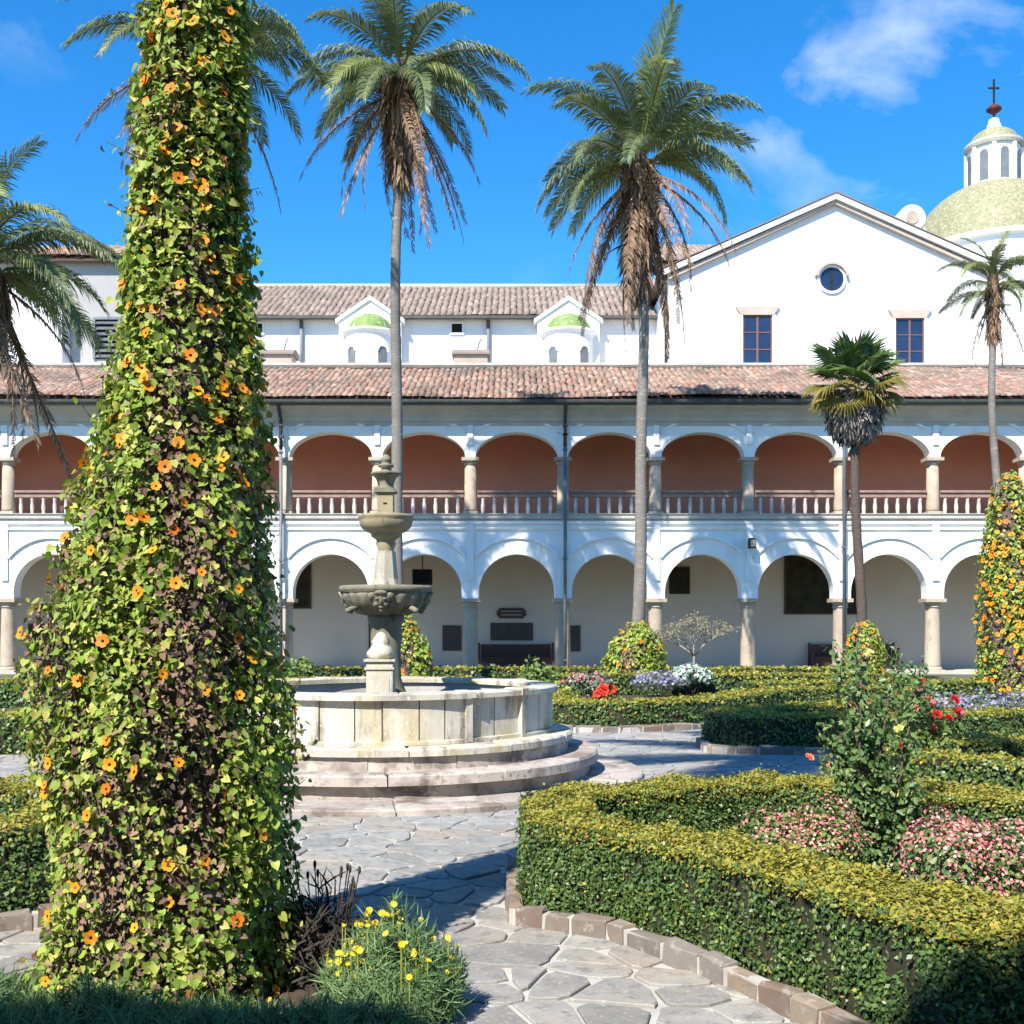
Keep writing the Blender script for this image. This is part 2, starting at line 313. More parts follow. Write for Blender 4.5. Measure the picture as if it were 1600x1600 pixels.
# leaf templates: vertices (across, along, normal), faces
DIAMOND = (np.array([(0, 0, 0), (.30, .5, .05), (0, 1, 0), (-.30, .5, .05)], float), [(0, 1, 2, 3)])
HEART = (np.array([(0, .06, 0), (.26, -.06, .07), (.46, .16, .10), (.40, .50, .07), (.16, .84, .0), (0, 1.05, -.08), (-.16, .84, .0), (-.40, .50, .07), (-.46, .16, .10), (-.26, -.06, .07)], float),
         [(0, 1, 2, 3, 4, 5), (0, 5, 6, 7, 8, 9)])
OVAL = (np.array([(0, 0, 0), (.24, .22, .06), (.28, .55, .05), (0, 1, -.04), (-.28, .55, .05), (-.24, .22, .06)], float), [(0, 1, 2, 3), (0, 3, 4, 5)])
BLADE = (np.array([(-.05, 0, 0), (.05, 0, 0), (.055, .5, .03), (-.055, .5, .03), (0, 1, -.06)], float), [(0, 1, 2, 3), (3, 2, 4)])
FLORET = (np.array([(-.5, -.5, 0), (.5, -.5, 0), (.5, .5, .0), (-.5, .5, 0), (0, 0, -.35)], float), [(0, 1, 4), (1, 2, 4), (2, 3, 4), (3, 0, 4)])
def leaves(name, P, Nn, size, tmpl, mats, jit=.6, mi=None, along=None, ajit=.6):
    """scatter one leaf per point; along = preferred leaf axis (defaults to random in the surface)"""
    P = np.asarray(P, float); n = len(P); T, FS = tmpl
    Nn = np.asarray(Nn, float) + rng.normal(0, jit, (n, 3)) * 0.7
    Nn /= np.linalg.norm(Nn, axis=1, keepdims=True) + 1e-9
    A = rng.normal(0, 1, (n, 3)) if along is None else np.asarray(along, float) + rng.normal(0, ajit, (n, 3))
    A -= Nn * np.sum(A * Nn, axis=1, keepdims=True); A /= np.linalg.norm(A, axis=1, keepdims=True) + 1e-9
    B = np.cross(A, Nn)
    size = np.broadcast_to(np.asarray(size, float), (n,))[:, None, None]
    V = P[:, None, :] + size * (T[None, :, 0:1] * B[:, None, :] + T[None, :, 1:2] * A[:, None, :] + T[None, :, 2:3] * Nn[:, None, :])
    m = len(T); base = (np.arange(n) * m)[:, None]
    fl = np.concatenate([np.array(f) for f in FS]); ct = np.tile([len(f) for f in FS], n)
    ff = (base + fl[None, :]).ravel()
    mm = None if mi is None else np.repeat(np.asarray(mi), len(FS))
    return np_mesh(name, V.reshape(-1, 3), ff, ct, mats, mm)

# ================================================================== SETTING: ground and paving
g = MB(); g.add([(-900, -300, -.02), (900, -300, -.02), (900, 1500, -.02), (-900, 1500, -.02)], [(0, 1, 2, 3)])
tag(g.build('ground', 'earth'), 'earth and thin grass of the courtyard garden', kind='structure')

def resample(pairs, step, closed):
    P = [np.array(p, float) for p in pairs]
    if closed: P = P + [P[0]]
    out_ = []
    for a, b in zip(P[:-1], P[1:]):
        L = max(np.linalg.norm(b[0] - a[0]), np.linalg.norm(b[1] - a[1])); k = max(1, int(math.ceil(L / step)))
        for i in range(k): out_.append(a + (b - a) * i / k)
    if not closed: out_.append(P[-1])
    return np.array(out_)
def smooth_pairs(A, closed, it=2):
    for _ in range(it):
        B = A.copy()
        if closed: B = (np.roll(A, 1, 0) + 2 * A + np.roll(A, -1, 0)) / 4
        else: B[1:-1] = (A[:-2] + 2 * A[1:-1] + A[2:]) / 4
        A = B
    return A
def line_pairs(pts, wd):
    pts = [np.array(p, float) for p in pts]; res = []
    for i, p in enumerate(pts):
        d = pts[min(len(pts) - 1, i + 1)] - pts[max(0, i - 1)]; d /= np.linalg.norm(d); n = np.array([d[1], -d[0]])
        res.append((p + n * wd / 2, p - n * wd / 2))
    return res
def wob(P): return .018 * np.sin(P[:, 0] * 7.1 + P[:, 1] * 3.3) + .014 * np.sin(P[:, 0] * 13.7 - P[:, 1] * 9.1 + P[:, 2] * 11) + .008 * np.sin(P[:, 1] * 21 + P[:, 2] * 17)
def hedge(label, pairs, h, closed=False, leaf=.03, cover=1.7, group=None, smooth=2, step=.15, tip=.94):
    A = resample(pairs, step, closed)
    A = smooth_pairs(A, closed, smooth)
    n = len(A); idx = [(i, (i + 1) % n) for i in range(n if closed else n - 1)]
    root = empty('hedge', (float(A[:, :, 0].mean()), float(A[:, :, 1].mean()), 0), label, 'hedge', group)
    o0 = np.array(root.location)
    quads = []
    for i, j in idx:
        a, b = A[i], A[j]
        lo = np.append(a[0], 0); ln = np.append(b[0], 0); ro = np.append(a[1], 0); rn = np.append(b[1], 0); H = np.array([0, 0, h])
        quads.append((lo + H, ln + H, rn + H, ro + H, 0)); quads.append((lo, ln, ln + H, lo + H, 1)); quads.append((ro, ro + H, rn + H, rn, 1))
    if not closed:
        for a in (A[0], A[-1]):
            lo = np.append(a[0], 0); ro = np.append(a[1], 0); H = np.array([0, 0, h]); quads.append((lo, ro, ro + H, lo + H, 1))
    Q = np.array([[q[0], q[1], q[2], q[3]] for q in quads]); kind = np.array([q[4] for q in quads])
    e1 = Q[:, 1] - Q[:, 0]; e2 = Q[:, 3] - Q[:, 0]; ar = np.linalg.norm(np.cross(e1, e2), axis=1)
    cen = Q.mean(1); nrm = np.cross(e1, e2); nrm /= np.linalg.norm(nrm, axis=1, keepdims=True) + 1e-9
    mid = np.array([(a[0] + a[1]) / 2 for a in A])
    for k in range(len(Q)):          # outward normals
        if kind[k] == 0: nrm[k] = (0, 0, 1)
        else:
            m = mid[np.argmin(np.sum((mid - cen[k, :2]) ** 2, 1))]
            if np.dot(cen[k, :2] - m, nrm[k, :2]) < 0: nrm[k] *= -1
    cnt = int(ar.sum() * cover / (leaf * leaf * .36))
    s = rng.choice(len(Q), cnt, p=ar / ar.sum()); u = rng.random((cnt, 1)); v = rng.random((cnt, 1))
    P = (Q[s, 0] * (1 - u) + Q[s, 1] * u) * (1 - v) + (Q[s, 3] * (1 - u) + Q[s, 2] * u) * v
    NN = nrm[s]
    P = P + NN * (wob(P)[:, None] + rng.normal(0, .008, (cnt, 1)) - leaf * .25)
    stray = rng.random(cnt) < .03
    P[stray] += NN[stray] * rng.random((stray.sum(), 1)) ** 2 * .065
    top = kind[s] == 0
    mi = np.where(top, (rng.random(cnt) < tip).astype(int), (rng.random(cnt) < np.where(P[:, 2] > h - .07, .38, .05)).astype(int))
    thin = np.sin(P[:, 0] * 4.3 + P[:, 1] * 5.1 + 1) + np.sin(P[:, 0] * 9.7 - P[:, 1] * 7.9 + P[:, 2] * 12) + .7 * np.sin(P[:, 0] * 23 + P[:, 1] * 19 - P[:, 2] * 21)
    keep = top | (rng.random(cnt) < np.clip(.88 + .2 * thin, .5, 1))
    P, NN, mi, top = P[keep], NN[keep], mi[keep], top[keep]; cnt = len(P)
    sz = leaf * rng.uniform(.6, 1.35, cnt)
    me = leaves('hedge_foliage', P - o0, NN + np.array([0, 0, .25]), sz, DIAMOND, ['hedge_leaf', 'hedge_tip_sunlit'], .75, mi)
    f = link('foliage', me, root); f['kind'] = 'stuff'
    # woody core, a little smaller than the clipped shape
    c = MB(); ins = .035
    vs = []
    for a in A:
        d = a[1] - a[0]; d = d / np.linalg.norm(d) * ins
        for (p, z) in ((a[0] + d, .0), (a[1] - d, .0), (a[1] - d, h - ins), (a[0] + d, h - ins)): vs.append((p[0] - o0[0], p[1] - o0[1], z))
    fs = []
    for i, j in idx:
        for k in range(4): fs.append((i * 4 + k, i * 4 + (k + 1) % 4, j * 4 + (k + 1) % 4, j * 4 + k))
    if not closed: fs += [(0, 1, 2, 3), tuple(range(4 * n - 1, 4 * n - 5, -1))]
    c.add(vs, fs)
    if leaf < .045:
        for k in range(int(len(P) * .012)):
            i = rnd.randrange(len(P)); p = P[i] - o0; nn = NN[i]; d = np.array([rnd.gauss(0, .5), rnd.gauss(0, .5), rnd.uniform(.1, .9)]) * .05; c.tube([p - nn * .05 - d, p - nn * .012, p + d * .5 + nn * .008], [.004, .003, .0015], 3, cap=False)
    c.build('branches', 'hedge_core', root)
    return A

H1 = [((2.6, 3.83), (2.6, 4.45)), ((1.60, 3.82), (1.88, 4.44)), ((1.453, 4.03), (1.74, 4.56)), ((1.197, 4.61), (1.55, 4.87)), ((1.006, 4.98), (1.40, 5.22)),
      ((.775, 5.37), (1.15, 5.62)), ((.50, 5.78), (.82, 5.95)), ((.075, 5.98), (.50, 6.38)), ((.05, 7.19), (.468, 7.03)), ((.21, 7.36), (.62, 7.12)), ((.89, 7.73), (1.0, 7.22)),
      ((1.64, 8.05), (1.51, 7.47)), ((2.21, 8.0), (2.07, 7.45)), ((2.76, 7.73), (2.55, 7.13)), ((3.33, 7.21), (3.11, 6.74)), ((4.2, 6.2), (3.8, 5.9)), ((4.6, 5.0), (4.0, 5.0)), ((4.3, 3.83), (3.8, 4.45))]
H2 = [((-2.36 - a[0], a[1]), (-2.36 - b[0], b[1])) for a, b in H1]
HB = line_pairs([(8.2, 8.75), (6.0, 8.85), (4.6, 9.1), (3.75, 9.45), (3.45, 10.1), (3.9, 10.75), (5.0, 11.1), (6.5, 11.35), (8.2, 11.5)], .55)
HC = line_pairs([(8.6, 15.5), (6.0, 14.75), (4.0, 14.25), (2.95, 14.2), (2.75, 14.75), (3.6, 15.6), (4.9, 16.5), (6.8, 17.4)], .60)
HD = line_pairs([(.75, 20.4), (.55, 18.8), (.75, 17.2), (1.6, 17.05), (2.6, 17.5), (3.6, 18.6), (4.3, 19.9), (5.3, 21.0), (7.5, 21.6)], .62)
def poly_of(pairs): return [p[0] for p in pairs]
BEDS = [poly_of(H1), poly_of(H2), poly_of(HB) + [(12, 10)], poly_of(HC) + [(12, 17)], poly_of(HD) + [(6, 26), (.8, 26)]]
def inside(x, y, poly):
    c = False; n = len(poly); j = n - 1
    for i in range(n):
        xi, yi = poly[i]; xj, yj = poly[j]
        if (yi > y) != (yj > y) and x < (xj - xi) * (y - yi) / (yj - yi) + xi: c = not c
        j = i
    return c

# mortar bed and flagstones
PX0, PX1, PY0, PY1 = -7.0, 6.6, 1.6, 20.0
pv = MB(); pv.add([(PX0, PY0, .004), (PX1, PY0, .004), (PX1, PY1, .004), (PX0, PY1, .004)], [(0, 1, 2, 3)])
pave = tag(pv.build('pavement', 'mortar'), 'grey crazy paving with pale mortar joints round the fountain', kind='structure')
FC = (-1.364, 12.0)           # fountain centre
pts = []
cell = .28
for iy in range(int((PY1 - PY0) / cell)):
    for ix in range(int((PX1 - PX0) / cell)):
        x = PX0 + (ix + .5 + rnd.uniform(-.46, .46)) * cell; y = PY0 + (iy + .5 + rnd.uniform(-.46, .46)) * cell
        if rnd.random() < .30: continue
        pts.append((x, y))
pts = np.array(pts)
def clip_half(poly, a, b):
    """keep the part of poly nearer to a than to b"""
    mx_, my_ = (a[0] + b[0]) / 2, (a[1] + b[1]) / 2; dx, dy = b[0] - a[0], b[1] - a[1]; out_ = []
    n = len(poly)
    for i in range(n):
        p, q = poly[i], poly[(i + 1) % n]
        dp = (p[0] - mx_) * dx + (p[1] - my_) * dy; dq = (q[0] - mx_) * dx + (q[1] - my_) * dy
        if dp <= 0: out_.append(p)
        if dp * dq < 0:
            t = dp / (dp - dq); out_.append((p[0] + (q[0] - p[0]) * t, p[1] + (q[1] - p[1]) * t))
    return out_
stones = []
for i, (x, y) in enumerate(pts):
    if any(inside(x, y, b) for b in BEDS): continue
    if math.hypot(x - FC[0], y - FC[1]) < 2.6: continue
    if abs(x) > .5 * y + 1.2: continue
    d = np.hypot(pts[:, 0] - x, pts[:, 1] - y); nb = np.argsort(d)[1:22]
    poly = [(x - .8, y - .8), (x + .8, y - .8), (x + .8, y + .8), (x - .8, y + .8)]
    for k in nb:
        poly = clip_half(poly, (x, y), pts[k])
        if len(poly) < 3: break
    if len(poly) < 3: continue
    cx = sum(p[0] for p in poly) / len(poly); cy = sum(p[1] for p in poly) / len(poly)
    gap = rnd.uniform(.006, .015); q = []
    n = len(poly)
    for a in range(n):                       # cut the corners so that the stones look broken, not cellular
        p0, p1, p2 = poly[a - 1], poly[a], poly[(a + 1) % n]
        for (s0, t) in ((p0, .18), (p2, .18)):
            px = p1[0] + (s0[0] - p1[0]) * t; py = p1[1] + (s0[1] - p1[1]) * t
            L = math.hypot(px - cx, py - cy) or 1; k = max(.2, 1 - gap * 1.25 / L)
            q.append((cx + (px - cx) * k + rnd.uniform(-.010, .010), cy + (py - cy) * k + rnd.uniform(-.010, .010)))
    area = abs(sum(q[a][0] * q[(a + 1) % len(q)][1] - q[(a + 1) % len(q)][0] * q[a][1] for a in range(len(q)))) / 2
    vis = area / cy ** 3 if (abs(cx) < .48 * cy and cy > 2.5) else 0
    stones.append((vis, cx, cy, q))
stones.sort(key=lambda s: -s[0])
for s in stones[:290]:
    m = MB(); z = .014 + rnd.uniform(0, .010)
    m.prism([(p[0] - s[1], p[1] - s[2]) for p in s[3]], -.01, z, 0, .005)
    m.build('paving_stone', 'flagstone', pave, (s[1], s[2], 0))
m = MB()
for s in stones[290:]: m.prism(s[3], -.006, .017 + rnd.uniform(0, .006), 0, .005)
o = m.build('paving_stone', 'flagstone_mass', pave); o['kind'] = 'stuff'

# soil of the beds and the lawn in the near bed
for nm, pl, mt, lb, z in (('flower_bed', BEDS[0], 'soil', 'dark soil of the bed inside the near pointed hedge', .03), ('flower_bed', BEDS[1], 'soil', 'dark soil of the bed inside the left pointed hedge', .03),
                     ('flower_bed', BEDS[2], 'soil', 'dark soil of the bed behind the rose bush', .03), ('flower_bed', BEDS[3], 'soil', 'dark soil of the bed with the lilac flowers', .03), ('flower_bed', BEDS[4], 'soil', 'dark soil of the bed right of the fountain', .03)):
    m = MB(); m.add([(x, y, z) for x, y in pl], [tuple(range(len(pl)))]); tag(m.build(nm, mt), lb, kind='structure')
lp = [(2.35, 4.5), (3.7, 4.5), (3.9, 5.2), (3.4, 6.0), (2.75, 6.3), (2.5, 5.5)]
m = MB(); m.add([(x, y, .05) for x, y in lp], [tuple(range(6))]); lawn = tag(m.build('lawn', 'lawn'), 'small patch of short bright grass beside the pink flowers', kind='structure')
P = np.column_stack([rng.uniform(2.3, 3.7, 9000), rng.uniform(4.45, 6.2, 9000), np.full(9000, .045)])
P = P[[inside(p[0], p[1], lp) for p in P]]
tag(link('grass', leaves('grass_blades', P, np.tile((0, -1, .2), (len(P), 1)), rng.uniform(.03, .06, len(P)), BLADE, ['vine_leaf'], .4, along=np.tile((0, 0, 1.), (len(P), 1)), ajit=.35)), 'short grass blades beside the pink flowers', 'grass', kind='stuff')

# hedges
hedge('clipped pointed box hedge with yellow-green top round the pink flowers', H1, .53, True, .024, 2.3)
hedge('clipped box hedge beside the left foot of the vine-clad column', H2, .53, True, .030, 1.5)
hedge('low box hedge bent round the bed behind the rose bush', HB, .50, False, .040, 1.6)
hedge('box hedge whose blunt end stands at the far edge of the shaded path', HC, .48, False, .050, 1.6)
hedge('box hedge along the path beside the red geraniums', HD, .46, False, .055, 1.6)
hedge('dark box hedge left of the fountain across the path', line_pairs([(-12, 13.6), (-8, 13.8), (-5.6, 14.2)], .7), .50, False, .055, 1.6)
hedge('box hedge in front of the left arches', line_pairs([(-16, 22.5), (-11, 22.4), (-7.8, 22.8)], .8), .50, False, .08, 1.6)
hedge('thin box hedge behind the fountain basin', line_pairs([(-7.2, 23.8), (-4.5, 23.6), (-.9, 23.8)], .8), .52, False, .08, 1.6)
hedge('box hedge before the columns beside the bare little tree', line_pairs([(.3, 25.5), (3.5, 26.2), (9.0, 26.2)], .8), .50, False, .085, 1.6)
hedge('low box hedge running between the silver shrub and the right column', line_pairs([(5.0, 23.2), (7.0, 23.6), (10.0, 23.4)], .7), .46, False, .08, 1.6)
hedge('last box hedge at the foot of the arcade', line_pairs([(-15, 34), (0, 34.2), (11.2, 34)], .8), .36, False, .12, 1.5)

# kerbs
def kerb(label, path, h=.115, th=.085, stone=(.15, .29)):
    root = empty('kerb', (path[0][0], path[0][1], 0)); tag(root, label, None, None, 'structure'); o0 = root.location
    A = resample([(p, p) for p in path], .04, False)[:, 0]; A = smooth_pairs(A[:, None, :], False, 6)[:, 0]
    d = np.concatenate([[0], np.cumsum(np.linalg.norm(np.diff(A, axis=0), axis=1))]); s = 0
    def pt(t): return np.array([np.interp(t, d, A[:, 0]), np.interp(t, d, A[:, 1])])
    mm = MB()
    for i in range(0, len(A) - 1, 4):
        a = A[i]; b = A[min(len(A) - 1, i + 4)]; t = (b - a) / (np.linalg.norm(b - a) + 1e-9); n = np.array([t[1], -t[0]])
        q = [a - n * th * .42, b - n * th * .42, b + n * th * .42, a + n * th * .42]
        mm.prism([(p[0] - o0[0], p[1] - o0[1]) for p in (q if np.cross(q[1] - q[0], q[2] - q[1]) > 0 else q[::-1])], 0, h - .022)
    mm.build('mortar_bed', 'mortar', root)
    while s < d[-1] - .08:
        L = min(rnd.uniform(*stone), d[-1] - s); a = pt(s + .012); b = pt(s + L - .012); t = b - a; L2 = np.linalg.norm(t); t /= L2; c = (a + b) / 2
        m = MB(); w2 = th / 2 + rnd.uniform(-.005, .008); hh = h + rnd.uniform(-.022, .012)
        m.box(-L2 / 2, L2 / 2, -w2, w2, 0, hh, 0, .012)
        for i, v in enumerate(m.v): m.v[i] = (v[0] + rnd.uniform(-.007, .007), v[1] + rnd.uniform(-.006, .006), v[2] + (rnd.uniform(-.014, .010) if v[2] > .05 else 0))
        m.build('kerb_stone', 'kerb_stone', root, (c[0] - o0[0], c[1] - o0[1], 0), (0, 0, math.atan2(t[1], t[0]))); s += L
k1 = [(.0, 7.25), (.005, 6.6), (.02, 5.93)]
k2 = [(.02, 5.93), (.48, 5.71), (.745, 5.30), (.965, 4.93), (1.15, 4.56), (1.395, 4.0), (1.53, 3.72), (1.62, 3.40)]
kerb('stone kerb along the blunt end of the near hedge', k1)
kerb('brown stone kerb curving along the near hedge', k2)
kerb('brown stone kerb at the foot of the left hedge', [(-2.36 - x, y) for x, y in k2])
kerb('stone kerb under the hedge beside the red geraniums', [(.45, 16.95), (1.0, 16.65), (1.7, 16.62), (2.8, 17.15), (3.9, 18.4)], .12, .12, (.22, .42))
kerb('stone kerb under the blunt hedge end by the shaded path', [(2.55, 15.0), (2.45, 14.0), (3.1, 13.8), (4.2, 13.85), (6.0, 14.35)], .12, .12, (.22, .42))
kerb('stone kerb under the low hedge behind the rose bush', [(3.95, 11.1), (3.1, 10.2), (3.35, 9.3), (4.4, 8.72), (6.0, 8.45)], .12, .12, (.2, .4))

# ================================================================== THE CLOISTER ARCADE
Y0 = 38.5; BAY = 3.23; C0 = 1.78; I0, I1 = -7, 6        # wall plane, bay width, a column's x, bays
XL, XR = C0 + I0 * BAY, C0 + I1 * BAY
WT = .55                                                 # wall thickness
DEEP = 42.4                                              # back wall of the galleries
clo = empty('cloister_building', (0, Y0, 0), 'long white two-storey arcaded cloister with brown upper gallery and tiled roof', 'building')
def cpart(mb, name, mats, parent=None):
    """a part of the cloister; coordinates given in world space"""
    p = parent or clo
    o_ = Vector((0, Y0, 0)); mb.v = [(v[0] - o_.x, v[1] - o_.y, v[2] - o_.z) for v in mb.v]
    return mb.build(name, mats, p)
def arch_wall(mb, zs, z1, a, b, stilt):
    """wall with an arched opening in each bay; zs = bottom of the pier blocks, arch springs at zs+stilt"""
    n = 20
    for i in range(I0, I1):
        xl = C0 + i * BAY; xr = xl + BAY; xc = (xl + xr) / 2
        cur = [(xc - a, zs)] + [(xc - a * math.cos(math.pi * t / n), zs + stilt + b * math.sin(math.pi * t / n)) for t in range(n + 1)] + [(xc + a, zs)]
        top = [(max(xl, min(xr, x)), z1) for x, z in cur]; top[0] = (xl, z1); top[-1] = (xr, z1)
        for y, rev in ((Y0, False), (Y0 + WT, True)):
            vs = [(x, y, z) for x, z in cur] + [(x, y, z) for x, z in top]; m_ = len(cur); fs = []
            for k in range(m_ - 1): fs.append((k, k + 1, m_ + k + 1, m_ + k))
            vs += [(xl, y, zs), (xr, y, zs)]
            fs += [(2 * m_, 0, m_), (m_ - 1, 2 * m_ + 1, 2 * m_ - 1)]
            mb.add(vs, [f[::-1] for f in fs] if rev else fs)
        vs = [(x, Y0, z) for x, z in cur] + [(x, Y0 + WT, z) for x, z in cur]
        mb.add(vs, [(k, len(cur) + k, len(cur) + k + 1, k + 1) for k in range(len(cur) - 1)])
        for xa, xb in ((xl, xc - a), (xc + a, xr)): mb.add([(xa, Y0, zs), (xb, Y0, zs), (xb, Y0 + WT, zs), (xa, Y0 + WT, zs)], [(3, 2, 1, 0)])
    mb.add([(XL, Y0, z1), (XR, Y0, z1), (XR, Y0 + WT, z1), (XL, Y0 + WT, z1)], [(0, 1, 2, 3)])
ZC = fz(935, Y0)                                          # top of the lower capitals
ZF = fz(803, Y0)                                          # upper floor
ZU = fz(714, Y0)                                          # top of the upper capitals
m = MB(); arch_wall(m, ZC, ZF - .22, 1.32, 1.32, .22); cpart(m, 'lower_arcade_wall', 'plaster')
m = MB(); arch_wall(m, ZU, 8.72, 1.44, .86, .0); cpart(m, 'upper_arcade_wall', 'plaster')
def band(xc, a0, b0, a1, b1, zc, zmin, proud, n=28):
    """raised arch moulding between two (half) ellipses, cut at the bay edges"""
    mb = MB(); hw = BAY / 2 - .13; ring = []
    for t in range(n + 1):
        an = math.pi * t / n
        x1 = a1 * math.cos(an); z1_ = b1 * math.sin(an)
        if abs(x1) > hw: x1 = math.copysign(hw, x1); z1_ = b1 * math.sqrt(max(0, 1 - (x1 / a1) ** 2)) if z1_ >= b1 * math.sqrt(max(0, 1 - (hw / a1) ** 2)) else z1_
        x0_ = a0 * math.cos(an); z0_ = b0 * math.sin(an)
        if abs(x0_) > hw:
            if abs(an - math.pi / 2) > math.acos(0) - .35 and False: pass
            continue
        ring.append((x0_, z0_, x1, max(z1_, z0_)))
    n = len(ring) - 1
    vs = []
    for x0_, z0_, x1, z1_ in ring:
        vs += [(xc + x0_, Y0 - proud, zc + z0_), (xc + x1, Y0 - proud, zc + z1_), (xc + x1, Y0 + .01, zc + z1_), (xc + x0_, Y0 + .01, zc + z0_)]
    fs = []
    for t in range(n):
        for k in (0, 1, 3): fs.append((t * 4 + k, t * 4 + (k + 1) % 4, (t + 1) * 4 + (k + 1) % 4, (t + 1) * 4 + k))
    mb.add(vs, fs); return mb
for i in range(I0, I1):
    xc = C0 + (i + .5) * BAY
    cpart(band(xc, 1.86, 1.86, 1.95, 1.95, ZC + .22, 0, .085), 'arch_moulding', 'plaster')
    cpart(band(xc, 1.84, 1.29, 1.92, 1.37, ZU + .0, 0, .07), 'arch_moulding', 'plaster')
# pier strips between the arches, cornices and string courses
for i in range(I0, I1 + 1):
    x = C0 + i * BAY
    m = MB(); m.box(x - .115, x + .115, Y0 - .075, Y0 + .02, ZC + .62, ZF - .36); cpart(m, 'pilaster_strip', 'plaster')
    m = MB(); m.box(x - .10, x + .10, Y0 - .07, Y0 + .02, ZU + .42, 8.60); cpart(m, 'pilaster_strip', 'plaster')
m = MB(); m.extrude_x([(Y0 + .3, ZF - .22), (Y0 - .06, ZF - .22), (Y0 - .13, ZF - .17), (Y0 - .16, ZF - .17), (Y0 - .16, ZF - .03), (Y0 - .20, ZF - .03), (Y0 - .20, ZF), (Y0 + .3, ZF)], XL, XR); cpart(m, 'balcony_ledge', 'cornice_stone')
m = MB(); m.extrude_x([(Y0 + .02, ZF - .36), (Y0 - .09, ZF - .36), (Y0 - .11, ZF - .30), (Y0 - .11, ZF - .26), (Y0 + .02, ZF - .26)], XL, XR); cpart(m, 'string_course', 'plaster')
m = MB(); m.extrude_x([(Y0 + .02, ZF - .56), (Y0 - .06, ZF - .56), (Y0 - .08, ZF - .50), (Y0 + .02, ZF - .50)], XL, XR); cpart(m, 'string_course', 'plaster')
m = MB(); m.extrude_x([(Y0 + .4, 8.60), (Y0 - .06, 8.60), (Y0 - .08, 8.70), (Y0 - .14, 8.72), (Y0 - .22, 8.86), (Y0 - .42, 9.02), (Y0 - .62, 9.10), (Y0 - .66, 9.12), (Y0 - .66, 9.20), (Y0 + .4, 9.20)], XL, XR); cpart(m, 'cornice', 'cornice_stone')
# gallery inside
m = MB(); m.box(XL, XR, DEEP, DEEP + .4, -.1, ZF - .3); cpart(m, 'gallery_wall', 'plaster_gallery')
m = MB(); m.box(XL, XR, DEEP, DEEP + .4, ZF - .3, 9.3); cpart(m, 'upper_gallery_wall', 'terracotta_paint')
m = MB(); m.box(XL, XR, Y0 + .3, DEEP, ZF - .30, ZF - .02); cpart(m, 'gallery_ceiling', 'cornice_stone')
m = MB(); m.box(XL, XR, Y0 + .4, DEEP, 8.95, 9.15); cpart(m, 'upper_gallery_ceiling', 'terracotta_paint')
m = MB(); m.box(XL, XR, Y0 - .35, DEEP, -.1, .03); cpart(m, 'gallery_floor', 'cornice_stone')
for x in (XL, XR - .4):
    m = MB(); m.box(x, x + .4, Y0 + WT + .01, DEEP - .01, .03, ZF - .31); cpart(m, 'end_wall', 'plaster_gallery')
    m = MB(); m.box(x, x + .4, Y0 + WT + .01, DEEP - .01, ZF - .02, 8.94); cpart(m, 'end_wall', 'terracotta_paint')
# columns
sh = MB(); H = ZC - .26
sh.lathe([(.0, .19), (.265, .19), (.27, .30), (.262, .9), (.235, H - .1), (.235, H - .02), (.0, H)], 20)
cap = MB(); cap.lathe([(.235, H - .06), (.27, H - .05), (.27, H - .01), (.245, H + .0), (.25, H + .06), (.31, H + .13), (.0, H + .13)], 20); cap.box(-.36, .36, -.36, .36, H + .13, ZC - .004)
bas = MB(); bas.box(-.34, .34, -.34, .34, .03, .12, 0, .015); bas.lathe([(.32, .12), (.335, .15), (.30, .20), (.275, .22), (.26, .22)], 20)
sh, cap, bas = sh.mesh('shaft', 'column_stone'), cap.mesh('capital', 'column_stone'), bas.mesh('base', 'column_stone')
hu = ZU - ZF
us = MB(); us.lathe([(0, .10), (.225, .10), (.225, .2), (.20, hu - .22), (.0, hu - .2)], 16)
uc = MB(); uc.lathe([(.20, hu - .26), (.23, hu - .25), (.22, hu - .19), (.27, hu - .12), (0, hu - .12)], 16); uc.box(-.30, .30, -.30, .30, hu - .12, hu - .004)
ub = MB(); ub.box(-.26, .26, -.26, .26, 0, .10, 0, .012)
us, uc, ub = us.mesh('shaft', 'column_stone'), uc.mesh('capital', 'column_stone'), ub.mesh('base', 'column_stone')
for i in range(I0, I1 + 1):
    x = C0 + i * BAY
    c = link('column', sh, clo, (x, WT / 2, 0)); link('capital', cap, c); link('base', bas, c)
    c = link('upper_column', us, clo, (x, WT / 2, ZF)); link('capital', uc, c); link('base', ub, c)
# balustrade
bl = MB(); zt = ZF + fz(772, Y0) - ZF
hb = fz(775, Y0) - ZF - .02
bl.lathe([(0, 0), (.07, .0), (.07, .05), (.052, .08), (.075, .22), (.072, .30), (.050, hb - .12), (.068, hb - .06), (.068, hb), (0, hb)], 8)
bl = bl.mesh('baluster', 'baluster_paint')
for i in range(I0, I1):
    xl = C0 + i * BAY + .24; xr = C0 + (i + 1) * BAY - .24
    m = MB(); m.box(xl, xr, Y0 + .19, Y0 + .37, ZF + hb, ZF + hb + .09); m.box(xl, xr, Y0 + .15, Y0 + .41, ZF + hb + .16, ZF + hb + .24); m.box(xl, xr, Y0 + .23, Y0 + .33, ZF + hb + .09, ZF + hb + .16); cpart(m, 'handrail', 'rail_paint')
    for k in range(7):
        link('baluster', bl, clo, (xl + (xr - xl) * (k + .5) / 7, .28, ZF))
